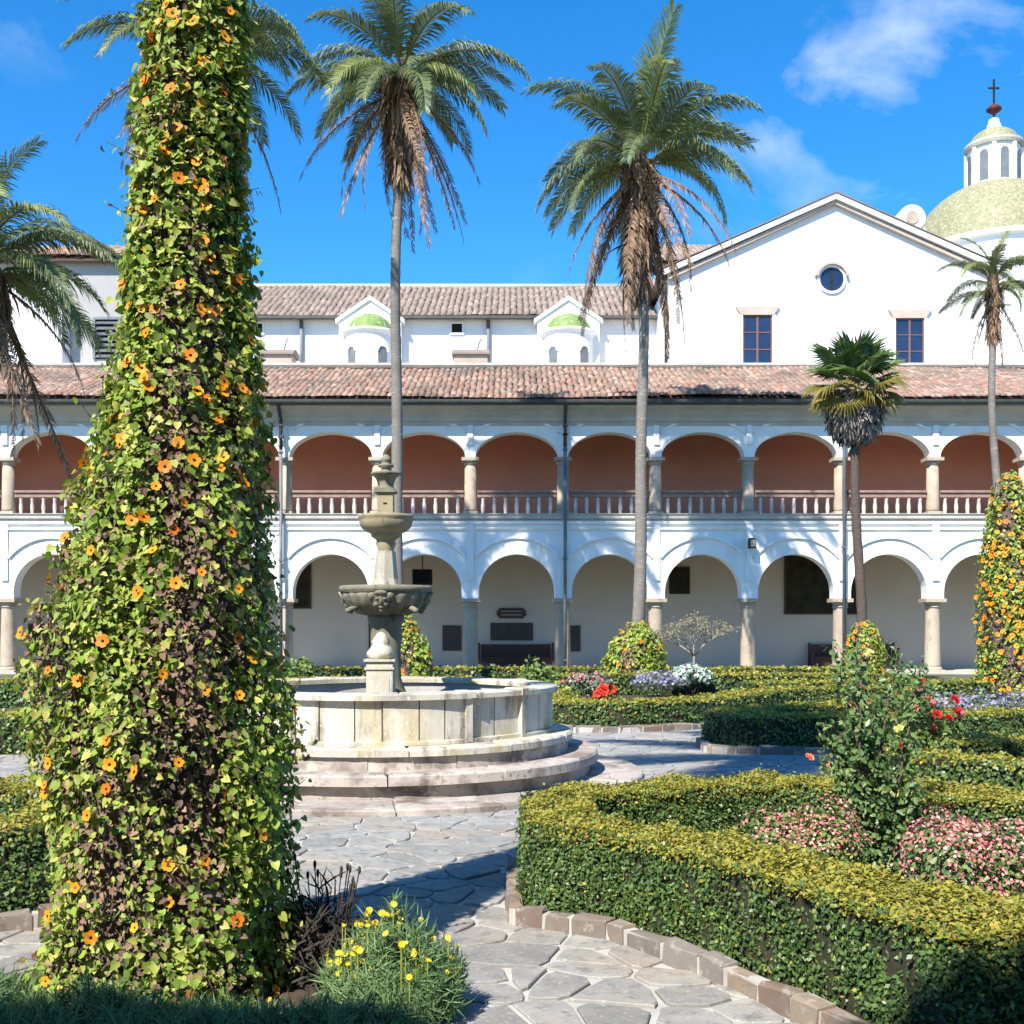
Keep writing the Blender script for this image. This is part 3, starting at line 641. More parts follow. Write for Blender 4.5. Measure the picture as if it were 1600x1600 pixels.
# gutter and downpipes
m = MB(); gp = [(Y0 - .78 + .10 * math.cos(a), 9.30 + .11 * math.sin(a)) for a in [math.pi + math.pi * k / 8 for k in range(9)]]
m.extrude_x(gp + [(Y0 - .69, 9.30), (Y0 - .69, 9.33), (Y0 - .88, 9.33)], XL, XR, 0, False); cpart(m, 'gutter', 'gutter_metal')
for px, mt, z0, z1 in ((439, 'pipe_dark', ZU + .2, 8.62), (439, 'pipe_metal', .05, ZU + .2), (883, 'pipe_dark', ZU + .3, 8.62), (883, 'pipe_metal', .05, ZU + .3), (1319, 'pipe_metal', .05, 8.62)):
    x = fx(px, Y0 - .26); m = MB(); pts_ = [(x, Y0 - .27, z0), (x, Y0 - .27, z1)]
    if z1 > 8.6: pts_ += [(x, Y0 - .30, 8.75), (x, Y0 - .72, 9.18), (x, Y0 - .78, 9.24)]
    m.tube(pts_, .062, 8)
    for zz in (z0 + .4, (z0 + z1) / 2, z1 - .1): m.box(x - .085, x + .085, Y0 - .36, Y0 - .19, zz, zz + .05)
    cpart(m, 'downpipe', mt)
# tiled roofs
def tiles(name, parent, off, x0, x1, ye, ze, yr, zr, pitch, tl, mats='roof_tile', along='x'):
    """barrel tiles over a slope from eave (ye,ze) to ridge (yr,zr); one joined part"""
    sl = math.hypot(yr - ye, zr - ze); rows = int(math.ceil(sl / tl)); cols = int((x1 - x0) / pitch)
    ux = np.array([1, 0, 0.]); uy = np.array([0, (yr - ye) / sl, (zr - ze) / sl]); un = np.cross(ux, uy)
    seg = 6; T = []
    for (t, rr, lift) in ((-.04, .50, .035), (tl * 1.12, .40, .0)):
        for k in range(seg + 1):
            a = math.pi * k / seg; T.append((-rr * pitch * math.cos(a), t, rr * pitch * .92 * math.sin(a) + lift))
    T = np.array(T); FS = [(k, k + 1, seg + 2 + k, seg + 1 + k) for k in range(seg)] + [tuple(range(seg, -1, -1))]
    I, J = np.meshgrid(np.arange(cols), np.arange(rows)); n = I.size
    cx = x0 + (I.ravel() + .5) * pitch + rng.normal(0, .012, n) + .02 * np.sin(J.ravel() * 1.7); cy = J.ravel() * tl + rng.normal(0, .015, n); cz = .02 + rng.normal(0, .008, n) + .045 * np.sin(I.ravel() * .11) * np.cos(J.ravel() * .25) + .03 * np.sin(I.ravel() * .047 + 1)
    sk = rng.normal(0, .05, n)
    base = np.array([0, ye, ze])
    lx = T[None, :, 0] + sk[:, None] * T[None, :, 1]
    V = base + (cx[:, None] + lx)[:, :, None] * ux + (cy[:, None] + T[None, :, 1])[:, :, None] * uy + (cz[:, None] + T[None, :, 2])[:, :, None] * un
    V = V.reshape(-1, 3) - np.array(off)
    mth = len(T); fl = np.concatenate([np.array(f) for f in FS]); ct = np.tile([len(f) for f in FS], n); ff = ((np.arange(n) * mth)[:, None] + fl[None]).ravel()
    o = link(name, np_mesh(name, V, ff, ct, [mats]), parent); o['kind'] = 'stuff'
    return o
def slope_slab(x0, x1, ye, ze, yr, zr, th=.12):
    m = MB(); m.extrude_x([(ye, ze), (yr, zr), (yr, zr - th), (ye, ze - th)], x0, x1); return m
EY, EZ, RY, RZ = Y0 - .72, 9.40, 42.75, fz(579, 42.75)
roof = cpart(slope_slab(XL, XR, EY, EZ, RY, RZ), 'roof', 'roof_pan')
o = tiles('roof_tile', roof, (0, Y0, 0), XL, XR, EY - .06, EZ + .02, RY, RZ + .02, .215, .34)
# parapet ledge behind the roof
m = MB(); m.extrude_x([(42.75, RZ - .2), (42.75, RZ + .06), (42.66, RZ + .10), (42.60, RZ + .18), (42.60, RZ + .27), (43.1, RZ + .27), (43.1, RZ - .2)], XL, XR); cpart(m, 'parapet_ledge', 'cornice_stone')
LEDGE = RZ + .27
m = MB(); m.box(XL, XR, 43.1, 46.9, RZ - .1, RZ + .05); cpart(m, 'terrace', 'cornice_stone')
m = MB(); m.box(XL, XR, DEEP + .4, 43.1, -.1, RZ - .2); cpart(m, 'rear_wall', 'plaster')

# the opposite wing of the cloister, behind the photographer (its eave throws the shade in the foreground)
opp = copy_tree(clo, None, ('baluster', 'arch_moulding', 'pilaster_strip', 'downpipe'))
opp.rotation_euler = (0, 0, math.pi); opp.location = (0, -4.66, 0)
opp['label'] = 'shaded cloister wing whose eave throws the foreground shade'

# ------------------------------------------------------------------ things in the galleries
def slab(name, px0, px1, py0, py1, Y, label, cat, mats, th=.05, frame=None, group=None):
    x0, x1, z0, z1 = fx(px0, Y), fx(px1, Y), fz(py1, Y), fz(py0, Y)
    r = empty(name, ((x0 + x1) / 2, Y + th, z0), label, cat, group); hw = (x1 - x0) / 2; h = z1 - z0
    m = MB(); m.box(-hw + .03, hw - .03, -th * .7, 0, .03, h - .03); m.build('panel', mats, r)
    if frame:
        m = MB(); f = .07
        m.box(-hw, hw, -th, 0.005, 0, f); m.box(-hw, hw, -th, .005, h - f, h); m.box(-hw, -hw + f, -th, .005, f, h - f); m.box(hw - f, hw, -th, .005, f, h - f); m.build('frame', frame, r)
    return r
GY = DEEP - .07
slab('painting', 440, 486, 850, 951, GY, 'tall dark painting behind the left downpipe', 'painting', 'painting', .06, 'dark_wood')
slab('painting', 1226, 1342, 846, 960, GY, 'large dark framed painting on the lower gallery wall', 'painting', 'painting', .06, 'dark_wood')
slab('painting', 1046, 1078, 886, 928, GY, 'small framed picture high on the gallery wall behind the bare tree', 'painting', 'painting', .06, 'iron')
slab('painting', 44, 76, 975, 1022, GY, 'small dark framed picture left of the vine-clad column', 'painting', 'painting', .06, 'dark_wood')
slab('memorial_plaque', 690, 722, 976, 1018, GY, 'upright dark plaque left of the stone column by the bench', 'plaque', 'bronze', .05)
slab('memorial_plaque', 765, 834, 972, 1002, GY, 'wide dark plaque on the wall above the bench', 'plaque', 'bronze', .05)
slab('memorial_plaque', 884, 908, 976, 1019, GY, 'upright dark plaque half behind the column by the downpipe', 'plaque', 'bronze', .05)
pl = empty('memorial_plaque', (fx(799, GY), GY + .05, fz(958, GY)), 'small plaque with scalloped ends above the wide plaque', 'plaque')
m = MB(); hw, hh = .56, .20
m.extrude_y([(-hw + .1, -hh), (hw - .1, -hh), (hw - .06, -hh * .6), (hw, -hh * .45), (hw, hh * .45), (hw - .06, hh * .6), (hw - .1, hh), (-hw + .1, hh), (-hw + .06, hh * .6), (-hw, hh * .45), (-hw, -hh * .45), (-hw + .06, -hh * .6)], -.05, 0); m.build('panel', 'bronze', pl)
m = MB()
for k in (-1, 1): m.box(-.38, .38, -.058, -.052, k * .07 - .012, k * .07 + .012)
m.build('inscription', 'cornice_stone', pl)
slab('doorway', 576, 600, 970, 1050, GY, 'dark reddish doorway behind the fountain shaft', 'door', 'dark_wood', .08, 'dark_wood')
def bench(px0, px1, ztop, label):
    x0, x1 = fx(px0, GY - .4), fx(px1, GY - .4); L = x1 - x0
    r = empty('bench', ((x0 + x1) / 2, GY - .06, .03), label, 'bench')
    m = MB(); m.box(-L / 2 + .08, L / 2 - .08, -.52, -.06, .40, .46); m.build('seat', 'dark_wood', r)
    m = MB(); m.box(-L / 2 + .08, L / 2 - .08, -.06, 0, .46, ztop); m.build('backrest', 'dark_wood', r)
    m = MB(); m.box(-L / 2 + .08, L / 2 - .08, -.50, -.46, .04, .40); m.build('front_panel', 'dark_wood', r)
    for s in (-1, 1):
        m = MB(); m.box(s * L / 2 - .04, s * L / 2 + .04, -.54, -.46, 0, .68); m.box(s * L / 2 - .04, s * L / 2 + .04, -.06, .0, 0, ztop + .06); m.box(s * L / 2 - .04, s * L / 2 + .04, -.46, -.06, .60, .68); m.build('armrest', 'dark_wood', r)
bench(748, 864, .92, 'long dark wooden settle below the plaques')
bench(1268, 1400, .92, 'dark wooden settle beside the orange-flowered cone')
# hanging lantern
LY = 40.3; lx = fx(660, LY); r = empty('hanging_lantern', (lx, LY, fz(912, LY)), 'black iron lantern hanging under an arch behind the fountain', 'lantern')
h = fz(890, LY) - fz(912, LY)
m = MB(); m.tube([(0, 0, h), (0, 0, ZF - .3 - fz(912, LY))], .02, 6); m.build('rod', 'iron', r)
m = MB(); m.box(-.34, .34, -.34, .34, h - .04, h); m.box(-.34, .34, -.34, .34, -.04, 0)
for a in (-.31, .31):
    for b in (-.31, .31): m.box(a - .03, a + .03, b - .03, b + .03, 0, h - .04)
m.build('cage', 'iron', r)
m = MB(); m.box(-.28, .28, -.28, .28, .002, h - .045); m.build('pane', 'shadow_void', r)
# wall lamp on a pier
WX = fx(1175, Y0 - .3); r = empty('wall_lamp', (WX, Y0 - .08, fz(845, Y0)), 'small dark floodlight fixed between two arches', 'lamp')
m = MB(); m.box(-.04, .04, -.22, 0, .02, .08); m.build('bracket', 'iron', r)
m = MB(); m.box(-.12, .12, -.36, -.14, -.28, .06, 0, .03); m.build('housing', 'iron', r)
m = MB(); m.box(-.09, .09, -.372, -.361, -.24, .0); m.build('lens', 'lamp_glass', r)

# ================================================================== BUILDINGS BEHIND
# church aisle with two domed chapels
YA = 47.0
ais = empty('church_aisle', (0, YA, 0), 'low white church aisle with long grey-brown tiled roof behind the cloister', 'building')
def apart(mb, name, mats, root, parent=None):
    o_ = root.location; mb.v = [(v[0] - o_.x, v[1] - o_.y, v[2] - o_.z) for v in mb.v]; return mb.build(name, mats, parent or root)
AX0, AX1 = -19.5, 6.6; ze = fz(497, YA)
m = MB(); m.box(AX0, AX1, YA, YA + 9.6, 0, ze); apart(m, 'wall', 'plaster_church', ais)
zr = fz(452, 52.0)
rf = apart(slope_slab(AX0 - .1, AX1, YA - .35, ze - .04, 52, zr), 'roof', 'roof_pan', ais)
tiles('roof_tile', rf, (0, YA, 0), AX0, AX1, YA - .42, ze - .02, 52, zr + .02, .27, .42, 'roof_tile_grey')
apart(slope_slab(AX0 - .1, AX1, 57, ze - .04, 52.0, zr), 'rear_slope', 'roof_tile_grey', ais, rf)
m = MB(); m.tube([(AX0, 52, zr + .10), (AX1, 52, zr + .10)], .16, 8); apart(m, 'ridge', 'cornice_stone', ais, rf)
m = MB(); m.box(AX0, AX1, YA - .50, YA - .34, ze - .14, ze - .02); apart(m, 'gutter', 'gutter_metal', ais)
m = MB(); m.box(AX0, AX1, YA - .34, YA - .002, ze - .12, ze - .06); apart(m, 'soffit', 'cornice_stone', ais)
for px in (471, 763):
    x = fx(px, YA - .1); m = MB(); m.tube([(x, YA - .12, LEDGE), (x, YA - .12, ze - .14)], .085, 8); apart(m, 'downpipe', 'pipe_metal', ais)
def punched(px0, px1, py0, py1, Y, root, name, matn):
    x0, x1, z0, z1 = fx(px0, Y), fx(px1, Y), fz(py1, Y), fz(py0, Y)
    m = MB(); m.box(x0, x1, Y - .012, Y + .1, z0, z1); w_ = apart(m, name, matn, root)
    m = MB(); f = .09
    m.box(x0 - f, x1 + f, Y - .05, Y + .02, z1, z1 + f); m.box(x0 - f, x1 + f, Y - .07, Y + .02, z0 - f, z0); m.box(x0 - f, x0, Y - .05, Y + .02, z0, z1); m.box(x1, x1 + f, Y - .05, Y + .02, z0, z1)
    apart(m, 'surround', 'plaster_church', root, w_); w_.children[-1].location = (0, 0, 0)
    return w_
punched(706, 722, 506, 520, YA, ais, 'window', 'shadow_void')
punched(396, 410, 506, 520, YA, ais, 'window', 'shadow_void')
def skylight(px0, px1, py0, py1, Y, label):
    x0, x1 = fx(px0, Y), fx(px1, Y); z1 = fz(py0, Y); r = empty('skylight_box', ((x0 + x1) / 2, Y, RZ + .05), label, 'skylight'); hw = (x1 - x0) / 2; h = z1 - RZ - .05
    m = MB(); m.box(-hw, hw, -.5, .5, 0, h * .8); m.build('wall', 'brick_box', r)
    m = MB(); m.extrude_x([(-.62, h * .8), (.62, h * .8), (.62, h), (-.1, h + .05), (-.62, h * .86)], -hw - .08, hw + .08); m.build('lid', 'roof_tile_grey', r)
    m = MB(); m.tube([(hw * .35, 0, h), (hw * .5, 0, h + .35), (hw * .62, -.1, h + .5)], .025, 5); m.build('vent_pipe', 'gutter_metal', r)
skylight(710, 762, 549, 572, 45.0, 'brick skylight box on the terrace between the domed chapels')
skylight(408, 460, 549, 572, 45.0, 'brick skylight box on the terrace beside the vine-clad column')
for px, lb in ((664, 'small vent block on the ledge right of the tall palm trunk'), (795, 'small vent block on the ledge left of the second domed chapel')):
    m = MB(); x = fx(px, 43.6); m.box(-.1, .1, -.1, .1, 0, .24); m.box(-.14, .14, -.14, .14, .24, .3)
    tag(m.build('roof_vent', 'louvre', None, (x, 43.6, RZ + .05)), lb, 'vent')
def chapel(px, label):
    Yc = 46.0; xc = fx(px, Yc); k = Yc / F
    r = empty('domed_chapel', (xc, Yc, RZ + .05), label, 'chapel'); z0 = RZ + .05
    zg = fz(467, 46.5) - z0; zs = fz(502, 46.5) - z0; hw = 1.30; rad = 1.02
    m = MB(); m.extrude_y([(-hw, 0), (hw, 0), (hw, zs), (.0, zg), (-hw, zs)], .45, .98); m.build('gable_wall', 'plaster_church', r)
    m = MB()
    for s in (-1, 1):
        p = [(0, zg + .10), (s * (hw + .14), zs + .06), (s * (hw + .14), zs - .10), (0, zg - .07)]
        m.extrude_y(p if s > 0 else p[::-1], .36, 1.02)
    m.build('gable_coping', 'plaster_church', r)
    zc = fz(515, Yc - rad) - z0 + .12
    m = MB(); m.lathe([(rad, 0), (rad, zc)], 36, 0, .5, 0, True, a0=math.pi, a1=2 * math.pi); m.build('apse_wall', 'plaster_church', r)
    m = MB(); m.lathe([(rad - .05, zc - .08), (rad + .05, zc - .06), (rad + .09, zc), (rad + .16, zc + .05), (rad + .16, zc + .13), (rad - .05, zc + .14)], 36, 0, .5, 0, False, a0=math.pi, a1=2 * math.pi); m.build('cornice', 'plaster_church', r)
    m = MB(); m.lathe([(max(.001, (rad - .06) * math.cos(a)), zc + .13 + .80 * math.sin(a)) for a in [math.pi / 2 * t / 9 for t in range(10)]], 28, 0, .5, 0, True, a0=math.pi, a1=2 * math.pi); m.build('dome', 'bright_green_tile', r)
    for a in (-131, -53):
        an = R(a); c, s = math.cos(an), math.sin(an); q = MB(); wd = .21; hh = 1.30; vs = []
        prof = [(-wd, .05), (wd, .05), (wd, hh)] + [(wd * math.cos(t), hh + wd * math.sin(t)) for t in [math.pi * j / 8 for j in range(1, 8)]] + [(-wd, hh)]
        for d in (rad - .03, rad + .012):
            for (u, z) in prof: vs.append((d * c - u * s * .98 , .5 + d * s + u * c * .98, z + .12))
        n = len(prof); q.add(vs, [(i, (i + 1) % n, n + (i + 1) % n, n + i) for i in range(n)] + [tuple(range(n, 2 * n))]); wn = q.build('niche', 'pipe_metal', r)
        q = MB(); vs = []
        inner = prof[2:]; outer = [(u * 1.32, z + (.07 if z > hh else 0)) for u, z in inner]
        for d in (rad + .0, rad + .045):
            for (u, z) in inner + outer[::-1]: vs.append((d * c - u * s, .5 + d * s + u * c, z + .12))
        n = len(inner) * 2; q.add(vs, [(i, (i + 1) % n, n + (i + 1) % n, n + i) for i in range(n)] + [tuple(range(n, 2 * n))]); q.build('hood', 'plaster_church', r)
        wn.parent = r
    m = MB()
    m.box(-hw - .45, -hw - .05, .40, .52, .62, .86); m.build('tablet', 'cornice_stone', r)
chapel(576, 'small white chapel apse with green tiled half dome beside the tall palm trunk')
chapel(889, 'small white chapel apse with green tiled half dome left of the shaggy palm')

# gabled church front
YG = 43.3; gx = fx(1303, YG)
gab = empty('gabled_church', (gx, YG, 0), 'tall white gabled church wall with round window and two casements', 'building')
zp, hwid, zeg = fz(316, YG), 6.45, fz(430, YG)
m = MB(); m.extrude_y([(-hwid, 0), (hwid, 0), (hwid, zeg), (0, zp), (-hwid, zeg)], 0, 16); m.build('wall', 'plaster_church', gab)
m = MB()
for s in (-1, 1):
    p = [(0, zp + .24), (s * (hwid + .25), zeg + .13), (s * (hwid + .25), zeg - .08), (0, zp + .03)]
    m.extrude_y(p if s > 0 else p[::-1], -.32, .5)
m.build('gable_coping', 'plaster_church', gab)
m = MB()
for s in (-1, 1):
    p = [(0, zp + .02), (s * (hwid + .02), zeg - .09), (s * (hwid + .02), zeg - .22), (0, zp - .13)]
    m.extrude_y(p if s > 0 else p[::-1], -.20, .0)
m.build('gable_moulding', 'lintel_stone', gab)
m = MB()
for s in (-1, 1):
    p = [(0, zp + .30), (s * (hwid + .35), zeg + .17), (s * (hwid + .35), zeg + .135), (0, zp + .25)]
    m.extrude_y(p if s > 0 else p[::-1], -.36, 16.2)
m.build('roof', 'roof_tile', gab)
m = MB(); m.tube([(-hwid - .12, -.10, LEDGE), (-hwid - .12, -.10, zeg)], .06, 8); m.build('downpipe', 'gutter_metal', gab)
def gwindow(px0, px1, py0, py1, lp):
    x0, x1, z0, z1 = fx(px0, YG) - gx, fx(px1, YG) - gx, fz(py1, YG), fz(py0, YG); d = .16
    wn = box('window', 'window_frame', x0, x1, -.006, .03, z0, z1, gab)
    f = .055
    m = MB(); m.box(x0, x0 + f, -.05, -.006, z0, z1); m.box(x1 - f, x1, -.05, -.006, z0, z1); m.box(x0 + f, x1 - f, -.05, -.006, z0, z0 + f); m.box(x0 + f, x1 - f, -.05, -.006, z1 - f, z1)
    xm = (x0 + x1) / 2; m.box(xm - f * .7, xm + f * .7, -.05, -.006, z0 + f, z1 - f)
    for k in (1, 2):
        zz = z0 + (z1 - z0) * k / 3; m.box(x0 + f, xm - f * .7, -.045, -.006, zz - .02, zz + .02); m.box(xm + f * .7, x1 - f, -.045, -.006, zz - .02, zz + .02)
    m.build('frame', 'window_frame', wn)
    for a, b in ((x0 + f, xm - f * .7), (xm + f * .7, x1 - f)):
        for k in range(3):
            za = z0 + (z1 - z0) * k / 3 + .03; zb = z0 + (z1 - z0) * (k + 1) / 3 - .03; box('pane', 'window_glass', a + .005, b - .005, -.022, -.008, za, zb, wn)
    m = MB(); m.box(x1, x1 + .14, -.10, .01, z0 - .05, z1); m.box(x0 - .14, x0, -.10, .01, z0 - .05, z1); m.box(x0 - .14, x1 + .14, -.14, .01, z0 - .15, z0 - .05); m.build('surround', 'plaster_church', wn)
    m = MB(); e = .28; zl = fz(lp, YG); m.extrude_y([(x0 - .06, z1), (x1 + .06, z1), (x1 + e, zl), (x0 - e, zl)], -.12, .01); m.build('lintel', 'lintel_stone', wn)
gwindow(1160, 1206, 493, 573, 480)
gwindow(1398, 1443, 498, 575, 485)
zo = fz(437, YG); xo = fx(1299, YG) - gx; ro = .47
oc = MB(); oc.add([(xo + ro * math.cos(t), -.012, zo + ro * math.sin(t)) for t in [2 * math.pi * k / 32 for k in range(32)]], [tuple(range(32))]); oc = oc.build('round_window', 'window_glass', gab)
m = MB(); ring = []
for k in range(33):
    t = 2 * math.pi * k / 32; ring += [(xo + ro * math.cos(t), .01, zo + ro * math.sin(t)), (xo + ro * math.cos(t), -.09, zo + ro * math.sin(t)), (xo + (ro + .09) * math.cos(t), -.09, zo + (ro + .09) * math.sin(t)), (xo + (ro + .09) * math.cos(t), .01, zo + (ro + .09) * math.sin(t))]
m.add(ring, [(k * 4 + j, k * 4 + j + 1, k * 4 + j + 5, k * 4 + j + 4) for k in range(32) for j in range(3)]); m.build('rim', 'plaster_church', oc)
m = MB(); vs = []
for k in range(17):
    t = R(10) + R(160) * k / 16
    for rr, yy in ((ro + .09, -.02), (ro + .09, -.20), (ro + .20, -.20), (ro + .20, -.02)): vs.append((xo + rr * math.cos(t), yy, zo + rr * math.sin(t)))
m.add(vs, [(k * 4 + j, k * 4 + j + 1, k * 4 + j + 5, k * 4 + j + 4) for k in range(16) for j in range(3)]); m.build('hood', 'lintel_stone', oc)
m = MB(); m.box(-.05, .05, -.03, -.014, -ro, ro); m.v = [(v[0] + xo, v[1], v[2] + zo) for v in m.v]; m.build('glazing_bar', 'iron', oc)
# white pier on the roof edge right of the gable
pr = empty('roof_pier', (fx(1566, 42.9), 42.9, RZ - .9), 'white square pier standing on the tiled roof at the right', 'pier')
m = MB(); m.box(-.22, .22, -.2, .2, 0, fz(478, 42.9) - RZ + .9); m.build('shaft', 'plaster_church', pr)
m = MB(); hq = fz(478, 42.9) - RZ + .9; m.box(-.28, .28, -.26, .26, hq, hq + .09); m.build('cap', 'plaster_church', pr)

# transept block at the left
YT = 45.2; tx0, tx1 = -24.5, fx(330, YT); zt0 = fz(408, YT)
tra = empty('transept_block', ((tx0 + tx1) / 2, YT, 0), 'grey plastered church block with tiled roof behind the left palm', 'building')
m = MB(); m.box(tx0, tx1, YT, YT + 9, 0, zt0); apart(m, 'wall', 'plaster_in_shade', tra)
zr2 = fz(389, 49.6)
rf = apart(slope_slab(tx0 - .2, tx1 + .2, YT - .4, zt0, 49.6, zr2), 'roof', 'roof_pan', tra)
o = tiles('roof_tile', rf, (tra.location.x, YT, 0), tx0 - .2, tx1 + .2, YT - .45, zt0 + .03, 49.6, zr2, .27, .42, 'roof_tile')
apart(slope_slab(tx0 - .2, tx1 + .2, 54, zt0, 49.6, zr2), 'rear_slope', 'roof_tile_grey', tra, rf)
x0, x1, z0, z1 = fx(150, YT), fx(186, YT), fz(561, YT), fz(500, YT)
lw = apart(MB(), 'louvred_window', 'louvre', tra) if False else None
m = MB(); m.box(x0, x1, YT - .01, YT + .05, z0, z1); lw = apart(m, 'louvred_window', 'shadow_void', tra)
m = MB(); m.box(x0 - .1, x0, YT - .10, YT + .02, z0, z1); m.box(x1, x1 + .1, YT - .1, YT + .02, z0, z1); m.box(x0 - .1, x1 + .1, YT - .1, YT + .02, z1, z1 + .1); apart(m, 'frame', 'pipe_metal', tra, lw)
for k in range(7):
    zz = z0 + (z1 - z0) * (k + .5) / 7; m = MB(); m.extrude_x([(YT - .10, zz - .07), (YT - .08, zz - .08), (YT - .015, zz + .05), (YT - .03, zz + .06)], x0 + .01, x1 - .01); apart(m, 'slat', 'louvre', tra, lw)
m = MB(); m.box(fx(-40, 44.6), fx(100, 44.6), 44.4, YT - .01, 0, fz(452, 44.6)); apart(m, 'buttress', 'plaster_church', tra)

# dome with lantern
YD = 70.0; dx = fx(1553, YD)
dom = empty('church_dome', (dx, YD, 0), 'broad green tiled dome with white lantern and iron cross', 'dome')
zd0, zd1 = fz(402, YD), fz(299, YD); rd = 5.05
m = MB(); m.lathe([(max(.02, rd * math.cos(a) ** .92), zd0 + (zd1 - zd0 + .35) * math.sin(a)) for a in [math.pi / 2 * t / 20 for t in range(21)]], 64); m.build('shell', 'green_tile', dom)
m = MB(); m.lathe([(rd + .1, 20), (rd + .1, zd0 - .3), (rd + .45, zd0 - .2), (rd + .45, zd0 + .05), (rd - .1, zd0 + .1)], 64, smooth=False); m.build('drum', 'plaster_church', dom)
rl = 1.55; zl0 = zd1 - .45; zl1 = fz(237, YD)
lan = MB(); lan.lathe([(rl + .12, zl0), (rl + .12, zl0 + .5), (rl, zl0 + .55), (rl, zl1)], 32, smooth=False); lan = lan.build('lantern', 'plaster_church', dom)
m = MB(); m.lathe([(rl, zl1), (rl + .15, zl1 + .02), (rl + .22, zl1 + .2), (rl + .22, zl1 + .36), (rl - .1, zl1 + .45)], 32, smooth=False); m.build('cornice', 'cornice_stone', lan)
m = MB(); m.lathe([(max(.02, (rl - .08) * math.cos(a)), zl1 + .4 + 1.0 * math.sin(a)) for a in [math.pi / 2 * t / 10 for t in range(11)]], 32); m.build('cap', 'green_tile', lan)
zw0, zw1 = zl0 + .75, zl1 - .55
for k in range(8):
    an = R(-90 + 45 * k); c, s = math.cos(an), math.sin(an); wd = .26
    prof = [(-wd, zw0), (wd, zw0), (wd, zw1)] + [(wd * math.cos(t), zw1 + wd * math.sin(t)) for t in [math.pi * j / 6 for j in range(1, 6)]] + [(-wd, zw1)]
    q = MB(); vs = [(d * c - u * s, d * s + u * c, z) for d in (rl - .1, rl + .015) for u, z in prof]; n = len(prof)
    q.add(vs, [(i, (i + 1) % n, n + (i + 1) % n, n + i) for i in range(n)] + [tuple(range(n, 2 * n))]); q.build('opening', 'pipe_metal', lan)
    an = R(-67.5 + 45 * k); q = MB(); q.lathe([(.15, zl0 + .55), (.15, zl1 - .02)], 8, (rl + .06) * math.cos(an), (rl + .06) * math.sin(an)); q.build('pilaster', 'plaster_church', lan)
zf = zl1 + 1.38
fin = MB(); fin.lathe([(.42, zf - .1), (.42, zf + .28), (.34, zf + .3), (.30, zf + .62), (.12, zf + .72), (.0, zf + .72)], 16); fin = fin.build('finial', 'plaster_church', dom)
m = MB(); zb = zf + .78; m.lathe([(.06, zb - .08), (.08, zb + .18), (.22, zb + .28), (.46, zb + .45), (.46, zb + .55), (.30, zb + .72), (.10, zb + .85), (0, zb + .9)], 16); m.build('ball', 'rust_red', fin)
m = MB(); zc_ = zb + .85; m.box(-.05, .05, -.05, .05, zc_, zc_ + 1.55); m.box(-.34, .34, -.045, .045, zc_ + .95, zc_ + 1.05); m.build('cross', 'iron', fin)
# scroll buttress beside the dome
sx = fx(1420, 62); scb = empty('scroll_buttress', (sx, 62, fz(420, 62)), 'white scroll buttress with round volute beside the big dome', 'buttress')
zz = fz(346, 62) - fz(420, 62)
m = MB(); m.extrude_y([(-.62, 0), (1.5, 0), (1.5, zz * .55), (.8, zz * .75), (.35, zz), (-.62, zz)], -.5, .5); m.build('body', 'plaster_church', scb)
m = MB(); m.extrude_y([(.74 * math.cos(t) - .02, zz + .72 * math.sin(t)) for t in [2 * math.pi * k / 24 for k in range(24)]], -.6, .6); m.build('volute', 'plaster_church', scb)
m = MB(); m.extrude_y([(.36 * math.cos(t) - .02, zz + .36 * math.sin(t)) for t in [2 * math.pi * k / 20 for k in range(20)]], -.66, -.58); m.build('volute_eye', 'brick_box', scb)
# body of the church under the dome
ch = empty('church_crossing', (30, 64, 0), 'plain white crossing block under the green dome', 'building')
m = MB(); m.box(-8.5, 9, 0, 12, 0, fz(408, 64)); m.build('wall', 'plaster_church', ch)
m = MB(); m.box(-8.7, 9.2, -.2, 12.2, fz(408, 64), fz(403, 64)); m.build('coping', 'cornice_stone', ch)
nv = empty('church_nave', (6.0, 58, 0), 'far church roof just showing behind the shaggy palm', 'building')
m = MB(); zn = fz(414, 58); m.box(1.7, 9, 0, 8, 0, zn); m.build('wall', 'plaster_church', nv)
rf = MB(); rf.extrude_x([(-.4, zn), (4, fz(386, 62)), (4, fz(386, 62) - .2), (-.4, zn - .2)], 1.5, 9.2); rf = rf.build('roof', 'roof_pan', nv)
tiles('roof_tile', rf, (6.0, 58, 0), 7.5, 15.2, 57.55, zn + .02, 62, fz(386, 62) + .02, .28, .42, 'roof_tile_grey')

# ================================================================== FOUNTAIN
fo = empty('fountain', (FC[0], FC[1], 0), 'tiered stone fountain with pale panelled basin on round steps', 'fountain')
def ring_stones(name, r0, r1, z0, z1, n, mats, ch=.012, gap=.006):
    ph = rnd.uniform(0, 6.28)
    for k in range(n):
        a0 = ph + 2 * math.pi * k / n + gap / r1; a1 = ph + 2 * math.pi * (k + 1) / n - gap / r1; q = []
        for t in range(5): q.append((r1 * math.cos(a0 + (a1 - a0) * t / 4), r1 * math.sin(a0 + (a1 - a0) * t / 4)))
        for t in range(5): q.append((r0 * math.cos(a1 + (a0 - a1) * t / 4), r0 * math.sin(a1 + (a0 - a1) * t / 4)))
        cx = sum(p[0] for p in q) / 10; cy = sum(p[1] for p in q) / 10; dz = rnd.uniform(-.006, .004); s = 1 + rnd.uniform(-.004, .004)
        m = MB(); m.prism([(p[0] * s - cx, p[1] * s - cy) for p in q], z0, z1 + dz, 0, ch); m.build(name, mats, fo, (cx, cy, 0))
def ring_core(name, r1, z0, z1, mats):
    m = MB(); m.lathe([(r1, z0), (r1, z1), (0.01, z1)], 64, smooth=False); m.build(name, mats, fo)
ring_core('platform_core', 2.72, 0, .050, 'mortar')
